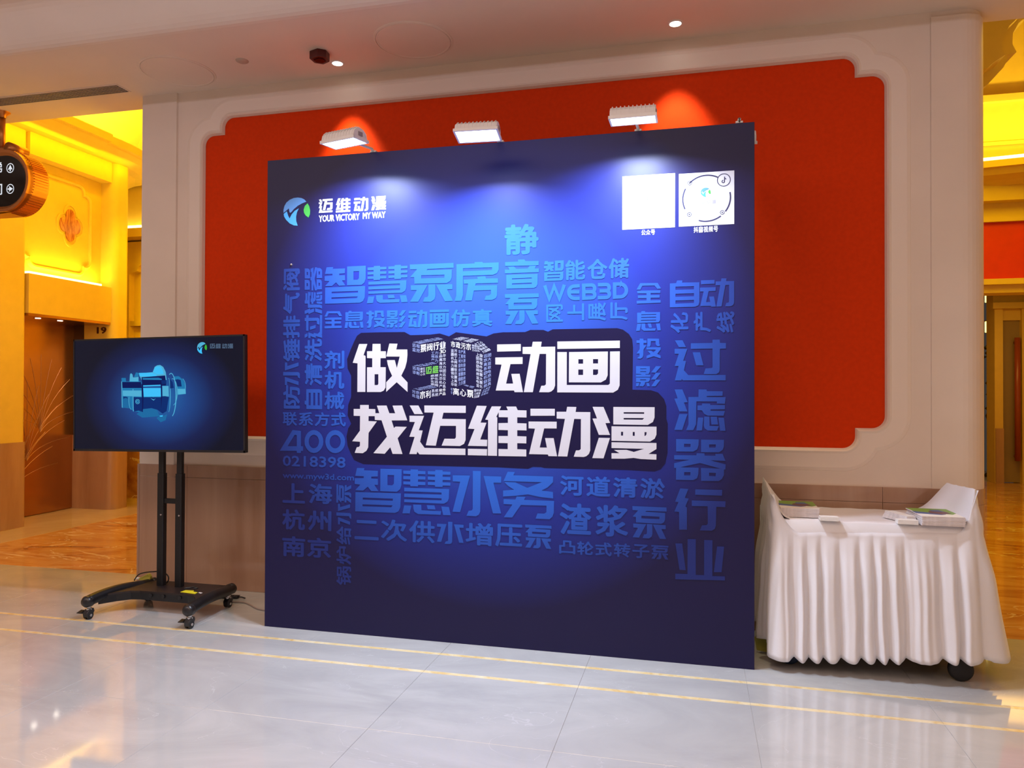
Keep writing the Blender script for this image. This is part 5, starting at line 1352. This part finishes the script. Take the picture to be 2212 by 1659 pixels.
for i in range(NS + 1):
    s = TOT * i / NS
    p, nrm = plan(s)
    if s < A: zt = zLb + (zLf - zLb) * ss(s / A)
    elif s < A + Bl:
        u = (s - A); zfr = zsL + (zsR - zsL) * u / Bl - 0.004 * abs(math.sin(PI * u / 0.255))
        zt = zfr + (zLf - zfr) * max(0, 1 - u / 0.15) ** 1.8 + (zRf - zfr) * max(0, 1 - (Bl - u) / 0.10) ** 1.8
    else: zt = zRf + (zRb - zRf) * ss((s - A - Bl) / A)
    # hem
    if s < A: zb_ = 0.115 + 0.03 * (1 - s / A)
    else: zb_ = 0.072 + 0.065 * ss((s - A) / (Bl + 0.1))
    if s > A + Bl: zb_ = 0.13 + 0.05 * (s - A - Bl) / A
    ph = s / 0.094 + 0.35 * math.sin(s * 7.0) + 0.25 * math.sin(s * 17 + 1)
    pleat = (0.5 - 0.5 * math.cos(2 * PI * ph)) ** 0.55
    fine = 0.5 + 0.5 * math.sin(2 * PI * (s / 0.041 + 0.4 * math.sin(s * 11)))
    zb_ -= 0.020 * (pleat - 0.4)
    fl_side = ss((s - A - Bl + 0.03) / 0.1)
    fl_left = 1 - ss((s - A + 0.03) / 0.06)
    for j in range(NV + 1):
        v = j / NV; z = zt + (zb_ - zt) * v
        hgt = 0.757 - z
        k = ss(max(0, hgt) / 0.25)
        amp = (0.006 + 0.040 * k * (0.6 + 0.4 * v))
        out = 0.006 + amp * (pleat - 0.35) + 0.006 * fine * k
        out += 0.070 * v * (1 - fl_side) * (1 - fl_left) + fl_side * (0.13 * v) + fl_left * (0.03 * v)
        # shallow wrinkles on the raised ends
        if z > 0.75: out += 0.006 * math.sin(s * 60 + z * 40) * (fl_side + fl_left)
        out = 0.004 + (out - 0.004) * min(1.0, v * 12)
        q = p + nrm * out
        q.z = z
        q.x += 0.004 * math.sin(9 * v + s * 23) * v
        rows[j][i] = q
b = MB(); b.grid(rows)
b.grid([[Vector((CX0 - 0.02 + (CX1 - CX0 + 0.08) * i / 40, CY1 + 0.02 + 0.01 * math.sin(i * 1.1), z)) for i in range(41)] for z in (0.81, 0.45, 0.10)])  # unseen back cloth added to darken the space beneath the cart
sk = b.build('skirt', M['cloth'], CL, 'pleated skirt', smooth=True)
md = sk.modifiers.new('thick', 'SOLIDIFY'); md.thickness = 0.002; md.offset = -1
# flat top and the plain front band
b = MB(); rows2 = []
for j in range(7):
    y = CY1 - 0.0 + (CY0 + 0.012 - CY1) * j / 6
    rows2.append([Vector((CX0 + 0.02 + (CX1 - CX0 - 0.04) * i / 24, y, TZ + 0.0012 * math.sin(i * 1.3 + j))) for i in range(25)])
ztl, ztr = ony(CY0 - 0.004, 1722, 1124).z, ony(CY0 - 0.004, 2083, 1142).z
rows2.append([Vector((CX0 + 0.02 + (CX1 - CX0 - 0.04) * i / 24, CY0 + 0.001, (ztl + (ztr - ztl) * i / 24))) for i in range(25)])
rows2.append([Vector((CX0 + 0.02 + (CX1 - CX0 - 0.04) * i / 24, CY0 - 0.002, (zsL + (zsR - zsL) * i / 24) - 0.03)) for i in range(25)])
b.grid(rows2); b.build('top_cloth', M['cloth'], CL, 'flat top with a plain front band', smooth=True)
# inner faces of the raised ends
for side in (0, 1):
    rr_ = []
    for j in range(9):
        t = j / 8; row = []
        for i in range(13):
            u = i / 12; y = CY1 + (CY0 + 0.0 - CY1) * u
            if side == 0:
                xt, zt = CX0, (zLb + (zLf - zLb) * ss(u)); xf = CX0 + 0.17 - 0.08 * u
            else:
                xt, zt = CX1, (zRb + (zRf - zRb) * ss(u)); xf = CX1 - (0.20 - 0.13 * ss(u))
            c = t ** (0.55 if side == 0 else 1.5 - 0.9 * (1 - u))
            x = xt + (xf - xt) * t; z = zt + (TZ + 0.002 - zt) * (1 - (1 - t) ** 1.7) + 0.003 * math.sin(i * 2.1 + j)
            if j == 0: x += (-0.004 if side == 0 else 0.004)
            row.append(Vector((x, y, max(z, TZ + 0.002))))
        rr_.append(row)
    b = MB(); b.grid(rr_); b.build('end_drape', M['cloth'], CL, 'cloth falling over the raised left end' if side == 0 else 'cloth falling over the raised right end', smooth=True)
# ================================================================== BROCHURES AND CARDS
def brochure(x, y, z, rot, W, D, th, label, group, top=False):
    t = thing('brochure', label, 'brochure', group, (x, y, z))
    t.rotation_euler = (0, 0, rot)
    src = BRO.get((W, D, th))
    if src is None:
        b = MB(); b.box(-W / 2, W / 2, 0, D, 0.0004, th - 0.0004); pg = b.build('pages', M['pgs'], t)
        b = MB(); b.box(-W / 2 - 0.0005, W / 2 + 0.0005, -0.0005, D, th - 0.0006, th - 0.0001); cv_ = b.build('cover', M['paper'], t)
        BRO[(W, D, th)] = (pg, cv_)
    else:
        for s_ in src:
            o = s_.copy(); COL.objects.link(o); o.parent = t
    if top:
        def onto(nm, pts, mt, dz): 
            b = MB(); b.prism(pts, th, th + dz, XY()); b.build(nm, M[mt], t)
        onto('green_print', [(-W / 2, D), (-W / 2 + 0.01, D * 0.55), (W / 2 - 0.03, D * 0.30), (W / 2, D * 0.45), (W / 2, D)], 'green', 0.0003)
        onto('blue_print', [(-W / 2, D * 0.62), (-W / 2, D * 0.34), (0.01, D * 0.22), (0.04, D * 0.30), (-0.02, D * 0.45)], 'blue', 0.0005)
        onto('dark_picture', [(-0.02, D * 0.62), (-0.03, D * 0.42), (0.02, D * 0.28), (0.075, D * 0.42), (0.06, D * 0.68), (0.03, D * 0.80)], 'maroon', 0.0007)
        onto('blue_picture', [(0.0, D * 0.80), (0.0, D * 0.62), (0.06, D * 0.60), (0.05, D * 0.84)], 'blue', 0.0010)
    return t
BRO = {}
TT = TZ + 0.0035
n = 9; th = 0.0055
lx, ly = ony(0.17, 1728, 1110).x, 0.165
for k in range(n):
    top = k == n - 1
    brochure(lx + rng.uniform(-0.003, 0.003), ly + rng.uniform(-0.003, 0.003), TT + k * th, R(rng.uniform(-1.5, 1.5)), 0.205, 0.285, th,
             'top brochure of the left stack, green and blue printed cover' if top else 'white-paged brochure under the top one in the left stack on the cloth', None if top else 'brochures in the left stack', top)
ra, rb = onz(TT, 1994, 1137), onz(TT, 2088, 1139)
rx, ry = (ra.x + rb.x) / 2, (ra.y + rb.y) / 2 + 0.012
for k in range(n):
    top = k == n - 1
    brochure(rx + rng.uniform(-0.003, 0.003), ry + rng.uniform(-0.003, 0.003), TT + k * th, R(rng.uniform(-1.5, 1.5) + 1), 0.205, 0.285, th,
             'top brochure of the right stack, green cover with a dark blue picture' if top else 'white-paged brochure under the top one in the right stack on the cloth', None if top else 'brochures in the right stack', top)
for k in range(6):
    brochure(rx - 0.135, ry + 0.06 + 0.004 * k, TT + k * th, R(26 - 1.5 * k), 0.05, 0.20, th, 'pale blue-edged leaflet fanned out at the left side of the right stack', 'leaflets fanned beside the right stack')
for a, b_, lb in (((1772, 1125.5), (1812, 1126.5), 'small white stack of cards beside the left brochures'), ((1940, 1132.5), (1984, 1134), 'small white stack of cards beside the right brochures')):
    p0, p1 = onz(TT, *a), onz(TT, *b_)
    t = thing('card_stack', lb, 'cards', None, ((p0.x + p1.x) / 2, (p0.y + p1.y) / 2, TT))
    wdt = (p1 - p0).length
    for k in range(3):
        MB().box(-wdt / 2 + 0.001 * k, wdt / 2, 0.001 * k, 0.058, 0.0075 * k + 0.0003, 0.0075 * (k + 1)).build('card_block', M['paper'], t, bevel=0.0008)
# yellow card leaning behind the backdrop's right foot
q = [onz(0.0, 1632, 1421), onz(0.0, 1665, 1429)]
yy = q[0].y + 0.16
P_ = [ony(0.30, *p) for p in ((1629, 1393), (1659, 1391.5), (1665, 1428.5), (1634.5, 1421.5))]
zmin = min(p.z for p in P_)
b = MB(); b.prism([(p.x, p.z - min(0, zmin) ) for p in P_], 0.295, 0.300, lambda u, v, w: Vector((u, w, max(v, 0.001))))
o = b.build('yellow_card', M['ygreen'], None); o['label'] = 'yellow-green card standing on the floor between the backdrop and the cloth'; o['category'] = 'card'

# put every thing's Empty at the base of its parts
bpy.context.view_layer.update()
def bbox_base(o):
    pts = []
    for c in o.children_recursive:
        if c.type == 'MESH': pts += [c.matrix_world @ Vector(q) for q in c.bound_box]
    return Vector(((min(p.x for p in pts) + max(p.x for p in pts)) / 2, (min(p.y for p in pts) + max(p.y for p in pts)) / 2, min(p.z for p in pts)))
for o in list(S.objects):
    if o.type == 'EMPTY' and o.parent is None and o.children and o.location.length < 1e-6:
        q = bbox_base(o); o.location = q
        for c in o.children: c.location = c.location - q
